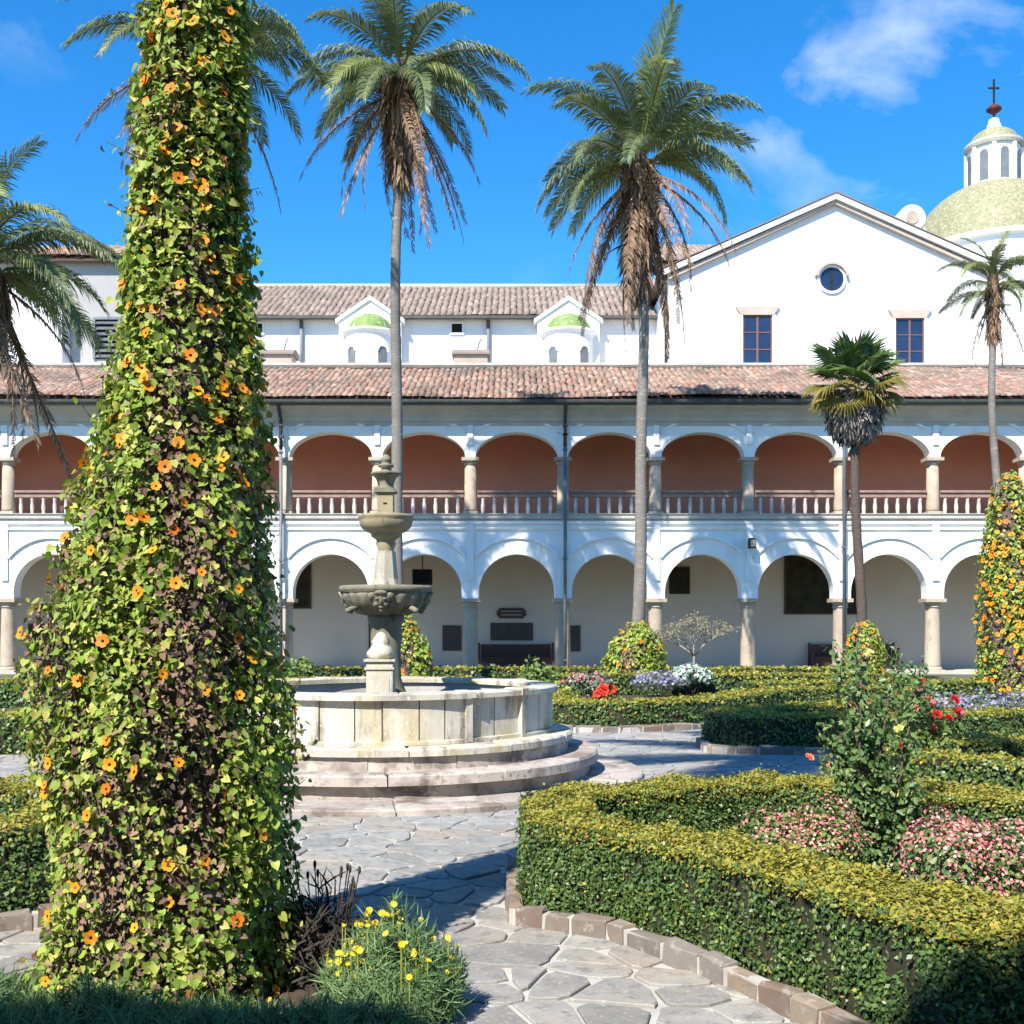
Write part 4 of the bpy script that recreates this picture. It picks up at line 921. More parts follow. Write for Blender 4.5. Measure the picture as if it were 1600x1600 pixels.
ring_stones('platform_stone', 2.2, 2.76, 0.0, .072, 18, 'fountain_step')
ring_core('lower_step_riser', 2.20, .03, .215, 'fountain_step')
ring_stones('lower_step_stone', 1.85, 2.285, .20, .305, 13, 'fountain_step', .02)
ring_core('upper_step_riser', 1.965, .25, .44, 'mortar')
ring_stones('upper_riser_stone', 1.75, 1.975, .295, .425, 15, 'fountain_step', .004)
ring_stones('upper_step_stone', 1.40, 2.015, .425, .505, 12, 'fountain_white', .02)
# basin outline: bowed sides joined by flat diagonal faces
def arc3(p, q, bulge, n):
    """points from p to q on the circle that bows out to |bulge| from the centre"""
    mx_, my_ = (p[0] + q[0]) / 2, (p[1] + q[1]) / 2; d = math.hypot(mx_, my_); u = (mx_ / d, my_ / d); s = bulge - d; hc = math.hypot(q[0] - p[0], q[1] - p[1]) / 2
    Rr = (s * s + hc * hc) / (2 * s); cx, cy = u[0] * (bulge - Rr), u[1] * (bulge - Rr)
    a0 = math.atan2(p[1] - cy, p[0] - cx); a1 = math.atan2(q[1] - cy, q[0] - cx)
    if a1 < a0: a1 += 2 * math.pi
    return [(cx + Rr * math.cos(a0 + (a1 - a0) * t / n), cy + Rr * math.sin(a0 + (a1 - a0) * t / n)) for t in range(n + 1)]
def rot(p, k): c, s = [(1, 0), (0, 1), (-1, 0), (0, -1)][k]; return (p[0] * c - p[1] * s, p[0] * s + p[1] * c)
PA, PB = (-.943, -1.455), (.943, -1.455); PC = (1.455, -.943)
sides = []
for k in range(4):
    sides.append([rot(p, k) for p in arc3(PA, PB, 1.80, 24)])
    d0, d1 = rot(PB, k), rot(PC, k); sides.append([(d0[0] + (d1[0] - d0[0]) * t / 6, d0[1] + (d1[1] - d0[1]) * t / 6) for t in range(7)])
def strip(poly, s_out, s_in, z0, z1, ch=.0):
    q = [(x * s_out, y * s_out) for x, y in poly] + [(x * s_in, y * s_in) for x, y in poly[::-1]]
    cx = sum(p[0] for p in q) / len(q); cy = sum(p[1] for p in q) / len(q); m = MB(); m.prism([(p[0] - cx, p[1] - cy) for p in q], z0, z1, 0, ch); return m, (cx, cy, 0)
whole = [p for s in sides for p in s[:-1]]
m = MB(); n = len(whole)
for a, b in ((.985, 0.5), (.93, .52)): pass
vs = [(x * .985, y * .985, .5) for x, y in whole] + [(x * .985, y * .985, .93) for x, y in whole] + [(x * .90, y * .90, .93) for x, y in whole] + [(x * .90, y * .90, .5) for x, y in whole]
m.add(vs, [(j * n + i, j * n + (i + 1) % n, (j + 1) * n + (i + 1) % n, (j + 1) * n + i) for j in range(3) for i in range(n)]); m.build('basin_core', 'mortar', fo)
for si, s in enumerate(sides):
    cuts = [0, 4, 7, 11, 14, 18, 21, 24] if si % 2 == 0 else [0, 3, 6]
    for a, b in zip(cuts[:-1], cuts[1:]):
        pl_ = s[a:b + 1]; e = .008 / max(.01, math.hypot(pl_[-1][0] - pl_[0][0], pl_[-1][1] - pl_[0][1]))
        pl_ = [tuple(np.array(pl_[0]) + (np.array(pl_[1]) - np.array(pl_[0])) * e * 3)] + pl_[1:-1] + [tuple(np.array(pl_[-1]) + (np.array(pl_[-2]) - np.array(pl_[-1])) * e * 3)]
        so = 1 + rnd.uniform(-.004, .004)
        m, c = strip(pl_, so, .955, .506, .925); m.build('basin_panel', 'fountain_white', fo, c)
    for a, b in ([(0, 8), (8, 16), (16, 24)] if si % 2 == 0 else [(0, 6)]):
        m, c = strip(s[a:b + 1], 1.035, .875, .925, .985 + rnd.uniform(-.004, .004), .014); m.build('basin_rim', 'fountain_white', fo, c)
    m, c = strip(s, 1.018, .97, .505, .545, .008); m.build('basin_plinth', 'fountain_white', fo, c)
    for p in (s[0],):
        an = math.atan2(p[1], p[0]); rr = math.hypot(*p); m = MB(); m.box(-.06, .035, -.036, .036, .51, .93, 0, .004); m.box(-.16, .06, -.062, .062, .93, .998, 0, .01)
        m.build('basin_pilaster', 'fountain_white', fo, (rr * math.cos(an), rr * math.sin(an), 0), (0, 0, an))
m = MB(); m.add([(x * .905, y * .905, .78) for x, y in whole], [tuple(range(n))]); m.build('water', 'water', fo)
# shaft and bowls
m = MB(); m.lathe([(.30, .5), (.30, .80), (.24, .86), (.20, .95), (.165, 1.05), (.16, 1.35), (.175, 1.52), (.17, 1.62), (.20, 1.68), (.20, 1.72), (.13, 1.74)], 24); m.build('pedestal_column', 'fountain_grey', fo)
gad = lambda a, r, z: 1 + (.085 * (abs(math.sin(10 * a)) - .6) if 1.72 < z < 1.93 else 0)
m = MB(); m.lathe([(.14, 1.715), (.25, 1.735), (.345, 1.775), (.42, 1.84), (.465, 1.92), (.475, 1.965), (.462, 1.97), (.497, 1.985), (.503, 2.03), (.485, 2.045), (.44, 2.025), (.30, 1.93), (0, 1.90)], 108, mod=gad); lb = m.build('lower_bowl', 'fountain_grey', fo)
def mask(an, rr, z, s):
    """carved face on the bowl"""
    mb = MB()
    def blob(x, y, zz, rx, ry, rz, seg=10):
        vs, fs = [], []
        for i in range(7):
            v = math.pi * i / 6
            for j in range(seg):
                u = 2 * math.pi * j / seg; vs.append((x + rx * math.sin(v) * math.cos(u), y + ry * math.sin(v) * math.sin(u), zz + rz * math.cos(v)))
        for i in range(6):
            for j in range(seg): fs.append((i * seg + j, i * seg + (j + 1) % seg, (i + 1) * seg + (j + 1) % seg, (i + 1) * seg + j))
        mb.add(vs, fs, 0, True)
    blob(0, 0, 0, .05 * s, .075 * s, .09 * s)
    blob(.045 * s, 0, -.005 * s, .02 * s, .016 * s, .03 * s)
    for q in (-1, 1): blob(.035 * s, q * .038 * s, .028 * s, .018 * s, .02 * s, .013 * s); blob(.025 * s, q * .05 * s, -.03 * s, .025 * s, .03 * s, .03 * s); blob(.01 * s, q * .09 * s, .05 * s, .03 * s, .04 * s, .045 * s)
    blob(.04 * s, 0, -.055 * s, .02 * s, .03 * s, .014 * s); blob(.02 * s, 0, .085 * s, .03 * s, .07 * s, .03 * s); blob(.025 * s, 0, -.085 * s, .028 * s, .025 * s, .03 * s)
    mb.v = [(v[0] - v[2] * -.55, v[1], v[2]) for v in mb.v]
    mb.build('mask', 'fountain_grey', lb, (rr * math.cos(an), rr * math.sin(an), z), (0, 0, an))
for k in range(4): mask(R(-90 + 90 * k), .41, 1.865, 1.05)
for k in range(4):
    an = R(-45 + 90 * k); m = MB(); c, s = math.cos(an), math.sin(an)
    m.tube([(.40 * c, .40 * s, 1.80), (.46 * c, .46 * s, 1.795), (.50 * c, .50 * s, 1.775), (.53 * c, .53 * s, 1.78)], [.03, .028, .03, .02], 8); m.build('spout', 'fountain_grey', lb)
m = MB(); m.lathe([(.20, 1.95), (.20, 2.03), (.155, 2.06), (.135, 2.12), (.105, 2.40), (.105, 2.42), (.0, 2.42)], 8, smooth=False); m.build('upper_shaft', 'fountain_pale', fo)
m = MB(); m.lathe([(.085, 2.41), (.085, 2.44), (.11, 2.50), (.10, 2.53), (.12, 2.555), (.16, 2.58), (.16, 2.61), (.22, 2.635), (.268, 2.68), (.287, 2.74), (.285, 2.765), (.30, 2.78), (.30, 2.81), (.27, 2.815), (.14, 2.76), (0, 2.75)], 40, mod=lambda a, r, z: 1 + (.015 * math.cos(8 * a) if 2.6 < z < 2.75 else 0)); m.build('upper_bowl', 'fountain_yellow', fo)
m = MB(); m.box(-.083, .083, -.083, .083, 2.74, 3.05); m.box(-.10, .10, -.10, .10, 2.77, 2.815); bk = m.build('top_block', 'fountain_yellow', fo)
for (x, y, a, b) in ((0, -.0845, .02, .004), (0, .0845, .02, .004), (-.0845, 0, .004, .02), (.0845, 0, .004, .02)):
    m = MB(); m.box(x - a, x + a, y - b, y + b, 2.925, 2.94); m.build('slot', 'shadow_void', bk)
m = MB(); m.box(-.112, .112, -.112, .112, 3.05, 3.075); m.box(-.095, .095, -.095, .095, 3.075, 3.10); m.build('block_cap', 'fountain_grey', fo)
m = MB(); m.lathe([(.09, 3.10), (.075, 3.13), (.085, 3.17), (.10, 3.21), (.125, 3.235), (.16, 3.245), (.162, 3.27), (.10, 3.275), (.06, 3.29), (.045, 3.32), (.085, 3.335), (.085, 3.355), (.05, 3.365), (.05, 3.39), (.062, 3.40), (.05, 3.43), (.03, 3.46), (0, 3.475)], 16, mod=lambda a, r, z: 1 + (.10 * math.cos(8 * a) if 3.12 < z < 3.25 else 0)); m.build('finial', 'fountain_grey', fo)
# carved post standing in the basin in front of the shaft
pp = (.02, -.62)
m = MB(); m.box(-.135, .135, -.135, .135, .5, 1.17); m.box(-.10, .10, -.142, -.134, .80, 1.12); m.build('front_post', 'fountain_white', fo, (*pp, 0))
m = MB(); m.box(-.15, .15, -.15, .15, 1.17, 1.195); m.box(-.135, .135, -.135, .135, 1.195, 1.25); m.box(-.158, .158, -.158, .158, 1.25, 1.275); m.build('post_cap', 'fountain_white', fo, (*pp, 0))
m = MB(); m.lathe([(.10, 1.275), (.128, 1.30), (.135, 1.34), (.105, 1.40), (.085, 1.43), (.095, 1.45), (.06, 1.50), (.035, 1.54), (0, 1.555)], 20, mod=lambda a, r, z: 1 + .16 * math.sin(5 * a + z * 30) * math.cos(3 * a)); m.build('carved_finial', 'fountain_white', fo, (*pp, 0))

# ================================================================== PLANTS
def flower_mesh(name, petals, mats, r=.5, eye=.13, cup=.12, wid=.62):
    m = MB()
    for k in range(petals):
        a = 2 * math.pi * k / petals; c, s = math.cos(a), math.sin(a); w_ = wid * math.pi / petals
        def P_(d, o_, z): return (d * c - o_ * s, d * s + o_ * c, z)
        m.add([P_(eye * .5, 0, 0), P_(r * .55, -r * w_ * .75, cup * .5 * r), P_(r * .95, -r * w_ * .5, cup * r), P_(r * 1.0, 0, cup * 1.1 * r), P_(r * .95, r * w_ * .5, cup * r), P_(r * .55, r * w_ * .75, cup * .5 * r)], [(0, 1, 2, 3, 4, 5)], 0)
    if eye: m.lathe([(eye, .0), (eye * .8, .05), (0, .07)], 8, mi=1)
    return m.mesh(name, mats)
FL_ORANGE = flower_mesh('flower', 5, ['orange_petal', 'flower_eye'], .5, .12, .15, 1.05)
FL_YELLOW = flower_mesh('flower', 9, ['yellow_petal', 'yellow_petal'], .5, .16, .5, .95)
LEAF1 = None
def place_flower(me, parent, pos, nrm, size):
    q = Vector(nrm).normalized().to_track_quat('Z', 'Y'); e = q.to_euler(); o = link('flower', me, parent, pos, e, size)
    return o
def vine(label, base, prof, nleaf, size, nflow, fsize, singles=0, dry=.22, twigs=200, group=None, name='flowering_vine', flower=None, face=True, fshare=1.0, petal_mats=None, shoots=0):
    """climber round a trunk; prof = (z, dx, dy, radius) from the foot up"""
    root = empty(name, base, label, 'vine', group)
    pr_ = np.array(prof, float); zs = pr_[:, 0]
    dens = np.gradient(zs) * pr_[:, 3]; 
    def surf(n):
        zz = np.interp(rng.random(n), np.concatenate([[0], np.cumsum((pr_[1:, 3] + pr_[:-1, 3]) / 2 * np.diff(zs))]) / np.sum((pr_[1:, 3] + pr_[:-1, 3]) / 2 * np.diff(zs)), zs)
        th = rng.uniform(0, 2 * math.pi, n)
        lump = 1 + .07 * np.sin(3 * th + zz * 2.3) + .06 * np.sin(5 * th - zz * 4.1 + 1) + .05 * np.sin(9 * th + zz * 7.7)
        r = np.interp(zz, zs, pr_[:, 3]) * lump; x = np.interp(zz, zs, pr_[:, 1]); y = np.interp(zz, zs, pr_[:, 2])
        d = np.column_stack([np.cos(th), np.sin(th), np.full(n, .12)])
        return np.column_stack([x, y, zz]) + d * (r * .0)[:, None], d, r, th, zz
    def clump(th, zz):
        strip_ = 0
        if singles:
            tc_ = -1.22 + .22 * np.sin(zz * 1.7); dth = np.angle(np.exp(1j * (np.asarray(th) - tc_))); strip_ = 2.3 * np.exp(-(dth / .30) ** 2) * np.clip((2.7 - zz) / .5, 0, 1) * np.clip((zz - .25) / .3, 0, 1)
        return -strip_ + (.6 if singles else 1) * (np.sin(2 * th + 1.9 * zz + 1.1) + .8 * np.sin(3 * th - 3.7 * zz) + .6 * np.sin(7 * th + 5.2 * zz + 2))
    # dark stems inside
    c = MB(); seg = 24; n = 26; vs = []; 
    for i in range(n):
        z = zs[0] + (zs[-1] - zs[0]) * i / (n - 1); r = float(np.interp(z, zs, pr_[:, 3])); x = float(np.interp(z, zs, pr_[:, 1])); y = float(np.interp(z, zs, pr_[:, 2]))
        for k in range(seg):
            th = 2 * math.pi * k / seg; rr = max(.03, (r * .80 - .02)) * (1 + .07 * math.sin(3 * th + z * 2.3) + .05 * math.sin(9 * th + z * 7.7) + rnd.uniform(-.06, .06)); vs.append((x + rr * math.cos(th), y + rr * math.sin(th), z))
    c.add(vs, [(i * seg + k, i * seg + (k + 1) % seg, (i + 1) * seg + (k + 1) % seg, (i + 1) * seg + k) for i in range(n - 1) for k in range(seg)] + [tuple(range((n - 1) * seg, n * seg))], 0, True)
    c.build('stem_mass', 'stem_brown', root)
    # twigs
    if twigs:
        t = MB(); P, D, rr, th, zz = surf(twigs)
        for k in range(twigs):
            a = P[k] + D[k] * rr[k] * .84; L = rnd.uniform(.08, .22) * (size / .05); d = np.array([-D[k][1], D[k][0], 0]) * rnd.uniform(-.7, .7) + np.array([0, 0, rnd.choice((1, -1, -1)) * .8]) - D[k] * .12
            t.tube([a, a + d * L * .5 + D[k] * .02, a + d * L], [.004, .003, .0015], 3, cap=False)
        t.build('twigs', 'stem_brown', root)['kind'] = 'stuff'
    # leaves: thinned where the stems show through
    P, D, rr, th, zz = surf(int(nleaf * 1.7)); cl = clump(th, zz) + (.9 * np.clip((zz - 1.8) / 2.5, 0, 1) if singles else 0)
    keep = rng.random(len(P)) < np.clip(.62 + .28 * cl, .42, 1)
    P, D, rr, th, zz, cl = P[keep][:nleaf], D[keep][:nleaf], rr[keep][:nleaf], th[keep][:nleaf], zz[keep][:nleaf], cl[keep][:nleaf]
    n = len(P); pos = P + D * (rr * rng.uniform(.82, 1.03, n) + rng.exponential(.012, n))[:, None]
    out_ = rng.random(n) < .02; pos[out_] += D[out_] * rng.uniform(.01, .05, (out_.sum(), 1)) * (size / .06)
    if shoots:                      # loose shoots standing off the mass
        Ps, Ds, rs, ths, zz_s = surf(shoots); take = rng.choice(n, shoots * 9, replace=False)
        sh_ = MB()
        for k in range(shoots):
            dr = Ds[k] * rnd.uniform(.5, 1) + np.array([-Ds[k][1], Ds[k][0], 0]) * rnd.gauss(0, .7) + np.array([0, 0, rnd.gauss(-.1, .6)]); Lk = rnd.uniform(.05, .15)
            for q in range(9): pos[take[k * 9 + q]] = Ps[k] + Ds[k] * rs[k] + dr * Lk * (q / 8) + rng.normal(0, .010, 3)
            a_ = Ps[k] + Ds[k] * rs[k] * .85; b_ = Ps[k] + Ds[k] * rs[k]; sh_.tube([a_, b_, b_ + dr * Lk], [.004, .003, .0015], 4, cap=False)
        sh_.build('shoots', 'stem_brown', root)['kind'] = 'stuff'
    mi = (rng.random(n) < np.clip(dry - .34 * cl, .04, .85)).astype(int)
    along = np.column_stack([D[:, 0] * .25, D[:, 1] * .25, np.full(n, -.8)])
    sz = size * (.45 + .95 * rng.random(n) ** 1.4) * np.where(mi == 1, .8, 1)
    root_l = link('foliage', leaves('vine_leaves', pos, D + np.array([0, 0, .45]), sz, HEART if singles else OVAL, ['vine_leaf', 'dry_leaf'], .85, mi, along, .7), root); root_l['kind'] = 'stuff'
    if singles:
        T, FS = HEART; lm = np_mesh('leaf', T, np.concatenate([np.array(f) for f in FS]), [len(f) for f in FS], ['vine_leaf_single'])
        P, D, rr, th, zz = surf(singles * 6); ok = [k for k in range(len(P)) if D[k][1] < .15 and clump(th[k], zz[k]) > -.9][:singles]
        for k in ok:
            nn = Vector(D[k]) + Vector((rnd.gauss(0, .35), rnd.gauss(0, .35), .45 + rnd.gauss(0, .3))); q = nn.to_track_quat('Z', 'Y'); e = q.to_euler()
            p = P[k] + D[k] * rr[k] * rnd.uniform(.98, 1.07); o = link('leaf', lm, root, p, e, size * rnd.uniform(.7, 1.35)); o.rotation_euler.rotate_axis('Z', math.pi + rnd.gauss(0, .6))
    if nflow:
        P, D, rr, th, zz = surf(nflow * 16); k2 = 0
        for k in range(len(P)):
            if k2 >= nflow: break
            if face and D[k][1] > .25: continue
            if rnd.random() > np.clip(.35 + .65 * ((zz[k] - zs[0]) / (zs[-1] - zs[0])), 0, 1) ** fshare: continue
            nn = Vector(D[k]) + Vector((rnd.gauss(0, .3), rnd.gauss(0, .3), .15)); p = P[k] + D[k] * (rr[k] * rnd.uniform(1.01, 1.06) + .012)
            place_flower(flower or FL_ORANGE, root, p, nn, fsize * rnd.uniform(.75, 1.2)); k2 += 1
    return root
# near column: palm trunk wrapped in black-eyed vine
YP = 4.8; kP = YP / F
edges = [(1575, 30, 490), (1500, 42, 474), (1400, 72, 464), (1300, 72, 464), (1200, 56, 468), (1100, 46, 458), (1000, 58, 452), (900, 92, 447), (800, 112, 437), (700, 142, 432), (600, 162, 422), (500, 178, 404), (400, 186, 394), (300, 194, 388), (200, 205, 400), (100, 218, 402), (0, 228, 400), (-150, 240, 396), (-330, 258, 385)]
prof = []
for y, a, b in edges: prof.append((max(0, fz(y, YP)), fx((a + b) / 2, YP) + 1.45, 0, max(.06, ((b - a) / 2 * kP - .045) * .93)))
vine('tall orange-flowered vine wrapping a palm trunk in the foreground', (-1.45, YP, 0), prof, 50000, .033, 298, .049, singles=260, dry=.22, twigs=2800, name='flowering_vine', fshare=2.2, shoots=150)
def cone(h, r, top=.25, lean=0): return [(0, 0, 0, r), (h * .25, lean * .25, 0, r * .98), (h * .5, lean * .5, 0, r * .80), (h * .75, lean * .75, 0, r * .58), (h * .93, lean, 0, r * .38), (h, lean, 0, r * top * .5)]
YR = 25.0; kR = YR / F
edges = [(1095, 1528, 1650), (1000, 1527, 1635), (920, 1530, 1625), (850, 1536, 1612), (790, 1545, 1603), (755, 1553, 1596), (738, 1563, 1585)]
prof = [(max(0, fz(y, YR)), fx((a + b) / 2, YR) - 11.15, 0, max(.05, (b - a) / 2 * kR - .05)) for y, a, b in edges]
vine('dense orange-flowered vine column at the right, below the small palm', (11.15, YR, 0), prof, 8500, .10, 230, .11, twigs=150, dry=.06, fshare=.15)
vine('orange-flowered vine cone behind the fountain shaft', (fx(640, 29.5), 29.5, 0), [(0, 0, 0, .62), (.9, 0, 0, .50), (1.4, -.08, 0, .36), (1.9, -.18, 0, .22), (2.1, -.22, 0, .08)], 2800, .11, 34, .11, twigs=40, dry=.1, fshare=.2)
vine('small yellow-orange vine cone beside the settle', (fx(1350, 29), 29, 0), [(0, 0, 0, .55), (.8, 0, 0, .48), (1.3, 0, 0, .38), (1.6, 0, 0, .26), (1.78, 0, 0, .10)], 2400, .11, 46, .11, twigs=40, dry=.12, fshare=.1)
vine('rounded green vine mound round the shaggy palm trunk', (fx(990, 31), 31, 0), [(0, 0, 0, .78), (.6, 0, 0, .80), (1.1, .05, 0, .66), (1.45, .10, 0, .46), (1.72, .12, 0, .22)], 4600, .12, 12, .10, twigs=40, dry=.05, fshare=.1, flower=FL_ORANGE)

# ------------------------------------------------------------------ palms
def frond_mesh(name, L, e0, curl, npair, ll, mats, droop=.5, seed=1, vee=.35, ragged=0.0, wid=None):
    wid = wid or .013 * L; r_ = random.Random(seed); m = MB(); pts_ = []; x = z = 0; n = 14; tang = []
    for i in range(n + 1):
        s = i / n; an = e0 - curl * s ** 1.25; pts_.append(Vector((x, 0, z))); tang.append(Vector((math.cos(an), 0, math.sin(an)))); x += math.cos(an) * L / n; z += math.sin(an) * L / n
    m.tube(pts_, [max(.006, .035 * (1 - i / n) ** .8 * L / 3) for i in range(n + 1)], 5, 1)
    for k in range(npair):
        s = .14 + .86 * (k + .5) / npair; f = s * n; i = min(n - 1, int(f)); p = pts_[i].lerp(pts_[i + 1], f - i); t = tang[i]; up = Vector((-t.z, 0, t.x))
        env = (min(1, (s - .08) * 4)) * (1 - .55 * max(0, s - .5) / .5)
        for sd in (-1, 1):
            if ragged and r_.random() < ragged: continue
            l = ll * env * r_.uniform(.8, 1.12)
            d = (t * (.55 + .5 * s) + Vector((0, sd, 0)) * (1.0 - .3 * s) + up * (vee + r_.gauss(0, .12))).normalized()
            q1 = p + d * l * .45; d2 = (d + Vector((0, 0, -droop * r_.uniform(.6, 1.4)))).normalized(); q2 = q1 + d2 * l * .35; d3 = (d2 + Vector((0, 0, -droop * r_.uniform(.8, 1.6)))).normalized(); q3 = q2 + d3 * l * .3
            wv = t * wid * .5
            m.add([p - wv * .6, p + wv * .6, q1 + wv, q1 - wv, q2 + wv * .7, q2 - wv * .7, q3], [(0, 1, 2, 3), (3, 2, 4, 5), (5, 4, 6)], 0)
    return m.mesh(name, mats)
G_, Y_, D_ = ['palm_leaf', 'palm_rachis'], ['palm_leaf_young', 'palm_rachis'], ['palm_leaf_dead', 'palm_rachis_dead']
def frond_set(L, seed):
    S = {}
    S['up'] = [frond_mesh('frond', L * .95, R(84), R(25), 84, L * .20, Y_, .25, seed + 1, .2), frond_mesh('frond', L * .9, R(72), R(62), 84, L * .20, G_, .4, seed + 2, .25)]
    S['arch'] = [frond_mesh('frond', L, R(52), R(92), 92, L * .22, G_, .65, seed + 3), frond_mesh('frond', L * 1.03, R(38), R(86), 92, L * .23, G_, .75, seed + 4), frond_mesh('frond', L * .95, R(60), R(118), 92, L * .22, Y_, .7, seed + 5)]
    S['low'] = [frond_mesh('frond', L, R(16), R(82), 92, L * .22, G_, .85, seed + 6), frond_mesh('frond', L * .95, R(-2), R(70), 92, L * .22, G_, .9, seed + 7), frond_mesh('frond', L * .9, R(10), R(90), 92, L * .21, Y_, .9, seed + 8)]
    S['hang'] = [frond_mesh('dead_frond', L * 1.1, R(-36), R(50), 60, L * .12, D_, 1.0, seed + 9, 0, .25), frond_mesh('dead_frond', L * 1.35, R(-66), R(22), 60, L * .095, D_, 1.2, seed + 10, -.1, .3), frond_mesh('dead_frond', L * 1.2, R(-54), R(34), 56, L * .10, ['palm_leaf_dead', 'palm_rachis_dead'], 1.0, seed + 11, 0, .2)]
    return S
def palm(label, base, top, r0, r1, S, counts, seed, tilt=0.0, skirt=0, L=3.0, bare=0):
    r_ = random.Random(seed)
    root = empty('palm_tree', base, label, 'palm tree'); d = Vector(top) - Vector(base)
    m = MB(); n = 110; pts_ = []; rad = []
    for i in range(n + 1):
        t = i / n; pts_.append(Vector((d.x * t + .06 * math.sin(t * 5 + seed) + .03 * math.sin(t * 13 + seed), d.y * t, d.z * t))); rad.append((r0 + (r1 - r0) * t ** .6) * (1 + .05 * (i % 2) + r_.uniform(-.03, .03)) * (1.25 if i == 0 else 1))
    m.tube(pts_, rad, 14, 0); m.build('trunk', 'palm_trunk', root)
    T = Vector(pts_[-1])
    m = MB(); m.lathe([(r1 * .9, -.8), (r1 * 1.5, -.25), (r1 * 1.9, .0), (r1 * 1.3, .35), (.02, .75)], 12); m.build('crown_base', 'palm_rachis_dead', root, T)
    ga = 2.399963; a = r_.uniform(0, 6)
    def put(kind, name, k, zoff, jit=.12):
        me = r_.choice(S[kind]); s = r_.uniform(.88, 1.1)
        o = link(name, me, root, T + Vector((0, 0, zoff)), (r_.gauss(0, .22), r_.gauss(0, .16), k), s)
        return o
    for i, (kind, cnt) in enumerate(counts):
        for k in range(cnt):
            a += ga; z = {'up': .25, 'arch': .12, 'low': -.05, 'hang': -.22}[kind] + r_.uniform(-.08, .08)
            put(kind, 'dead_frond' if kind == 'hang' else 'frond', a, z)
    if skirt:
        # dead leaf bases and strips hugging the trunk
        n = int(900 * skirt); zz = -rng.random(n) ** 1.3 * skirt * 1.0; sk_ = L / 3.0; th = rng.uniform(0, 6.283, n); rr = r1 * 1.1 + .16 * sk_ * (1 + zz / skirt) + rng.exponential(.05, n) * sk_
        P = np.column_stack([rr * np.cos(th), rr * np.sin(th), zz]) + np.array(T); Dn = np.column_stack([np.cos(th), np.sin(th), np.zeros(n)])
        al = np.tile((0, 0, -1.), (n, 1)) + Dn * .12
        o = link('dead_skirt', leaves('dead_skirt', P, Dn, rng.uniform(.35, .9, n) * sk_, BLADE, ['palm_leaf_dead'], .5, None, al, .14), root); o['kind'] = 'stuff'
    return root
S3 = frond_set(3.75, 10); S2 = frond_set(3.35, 40)
palm('shaggy feather palm with long brown skirt left of the gabled church', (3.55, 31, 0), (fx(1003, 31), 31, fz(255, 31)), .20, .125, S3, [('up', 2), ('arch', 10), ('low', 14), ('hang', 20)], 5, skirt=3.4)
palm('tall slender feather palm rising behind the fountain', (fx(622, 29.5), 29.5, 0), (fx(622, 29.5), 29.5, fz(125, 29.5)), .18, .115, S2, [('up', 2), ('arch', 9), ('low', 13), ('hang', 16)], 21, skirt=2.4)
palm('feather palm half hidden behind the vine-clad column', (fx(318, 27), 27, 0), (fx(312, 27), 27, fz(75, 27)), .18, .12, S2, [('up', 3), ('arch', 9), ('low', 10), ('hang', 14)], 33, skirt=1.5)
palm('grey-green palm with drooping fronds at the left edge', (-11.5, 24, 0), (fx(-20, 24), 24, fz(420, 24)), .20, .14, S2, [('up', 4), ('arch', 11), ('low', 14), ('hang', 12)], 44, skirt=1.5)
S5 = frond_set(1.25, 70)
palm('small thin palm rising out of the vine column at the right', (11.15, 25, 0), (fx(1548, 25), 25, fz(448, 25)), .11, .07, S5, [('up', 2), ('arch', 8), ('low', 9), ('hang', 5)], 52, skirt=1.2, L=1.0)
palm('palm whose trunk carries the orange vine in the foreground', (-1.5, 4.8, 0), (-1.2, 4.85, 10.2), .14, .12, S2, [('up', 3), ('arch', 9), ('low', 8), ('hang', 3)], 63, skirt=2.0)
# fan palm
def fan_mesh(seed, mats, rad=.74, pet=.72, fold=.25, sag=.3):
    r_ = random.Random(seed); m = MB(); n = 30
    m.tube([(0, 0, 0), (pet * .5, 0, .03), (pet, 0, 0)], [.022, .016, .012], 5, 1)
    for k in range(n):
        a = R(-125) + R(250) * (k + .5) / n; l = rad * (1 - .25 * (abs(a) / R(125)) ** 2) * r_.uniform(.9, 1.06); c, s = math.cos(a), math.sin(a); w_ = R(250) / n * .5
        z = (fold * abs(a) / 2.2) * .2
        def Q(d, da, zz): return (pet + d * math.cos(a + da), d * math.sin(a + da), zz)
        m.add([(pet, 0, 0), Q(l * .55, -w_, z * .5), Q(l * .62, 0, z * .5 + .03), Q(l * .55, w_, z * .5), Q(l, 0, z - sag * l * r_.uniform(.2, 1))], [(0, 1, 2), (0, 2, 3), (1, 4, 2), (2, 4, 3)], 0)
    return m.mesh('fan_leaf', mats)
FB = (9.15, 29, 0); FT = Vector((fx(1335, 29) - 9.15, 0, fz(612, 29)))
fan = empty('fan_palm', FB, 'fan palm with ball of dead leaves before the right arches', 'palm tree')
m = MB(); n = 24; m.tube([FT * (i / n) + Vector((.05 * math.sin(i * .3), 0, 0)) for i in range(n + 1)], [(.13 - .03 * i / n) * (1 + .10 * (i % 2)) for i in range(n + 1)], 12); m.build('trunk', 'fan_trunk', fan)
fm = [fan_mesh(1, ['fan_leaf', 'palm_rachis']), fan_mesh(2, ['fan_leaf', 'palm_rachis'], .70, .85), fan_mesh(3, ['fan_leaf_old', 'palm_rachis'], .70, .74, .25, .5)]
r_ = random.Random(8)
for k in range(34):
    el = 78 - k * 3.4; az = k * 2.399963 + .4; me = fm[2] if el < 5 else fm[k % 2]
    o = link('fan_leaf', me, fan, FT + Vector((0, 0, .1)), (r_.gauss(0, .25), -R(el), az), r_.uniform(.9, 1.12))
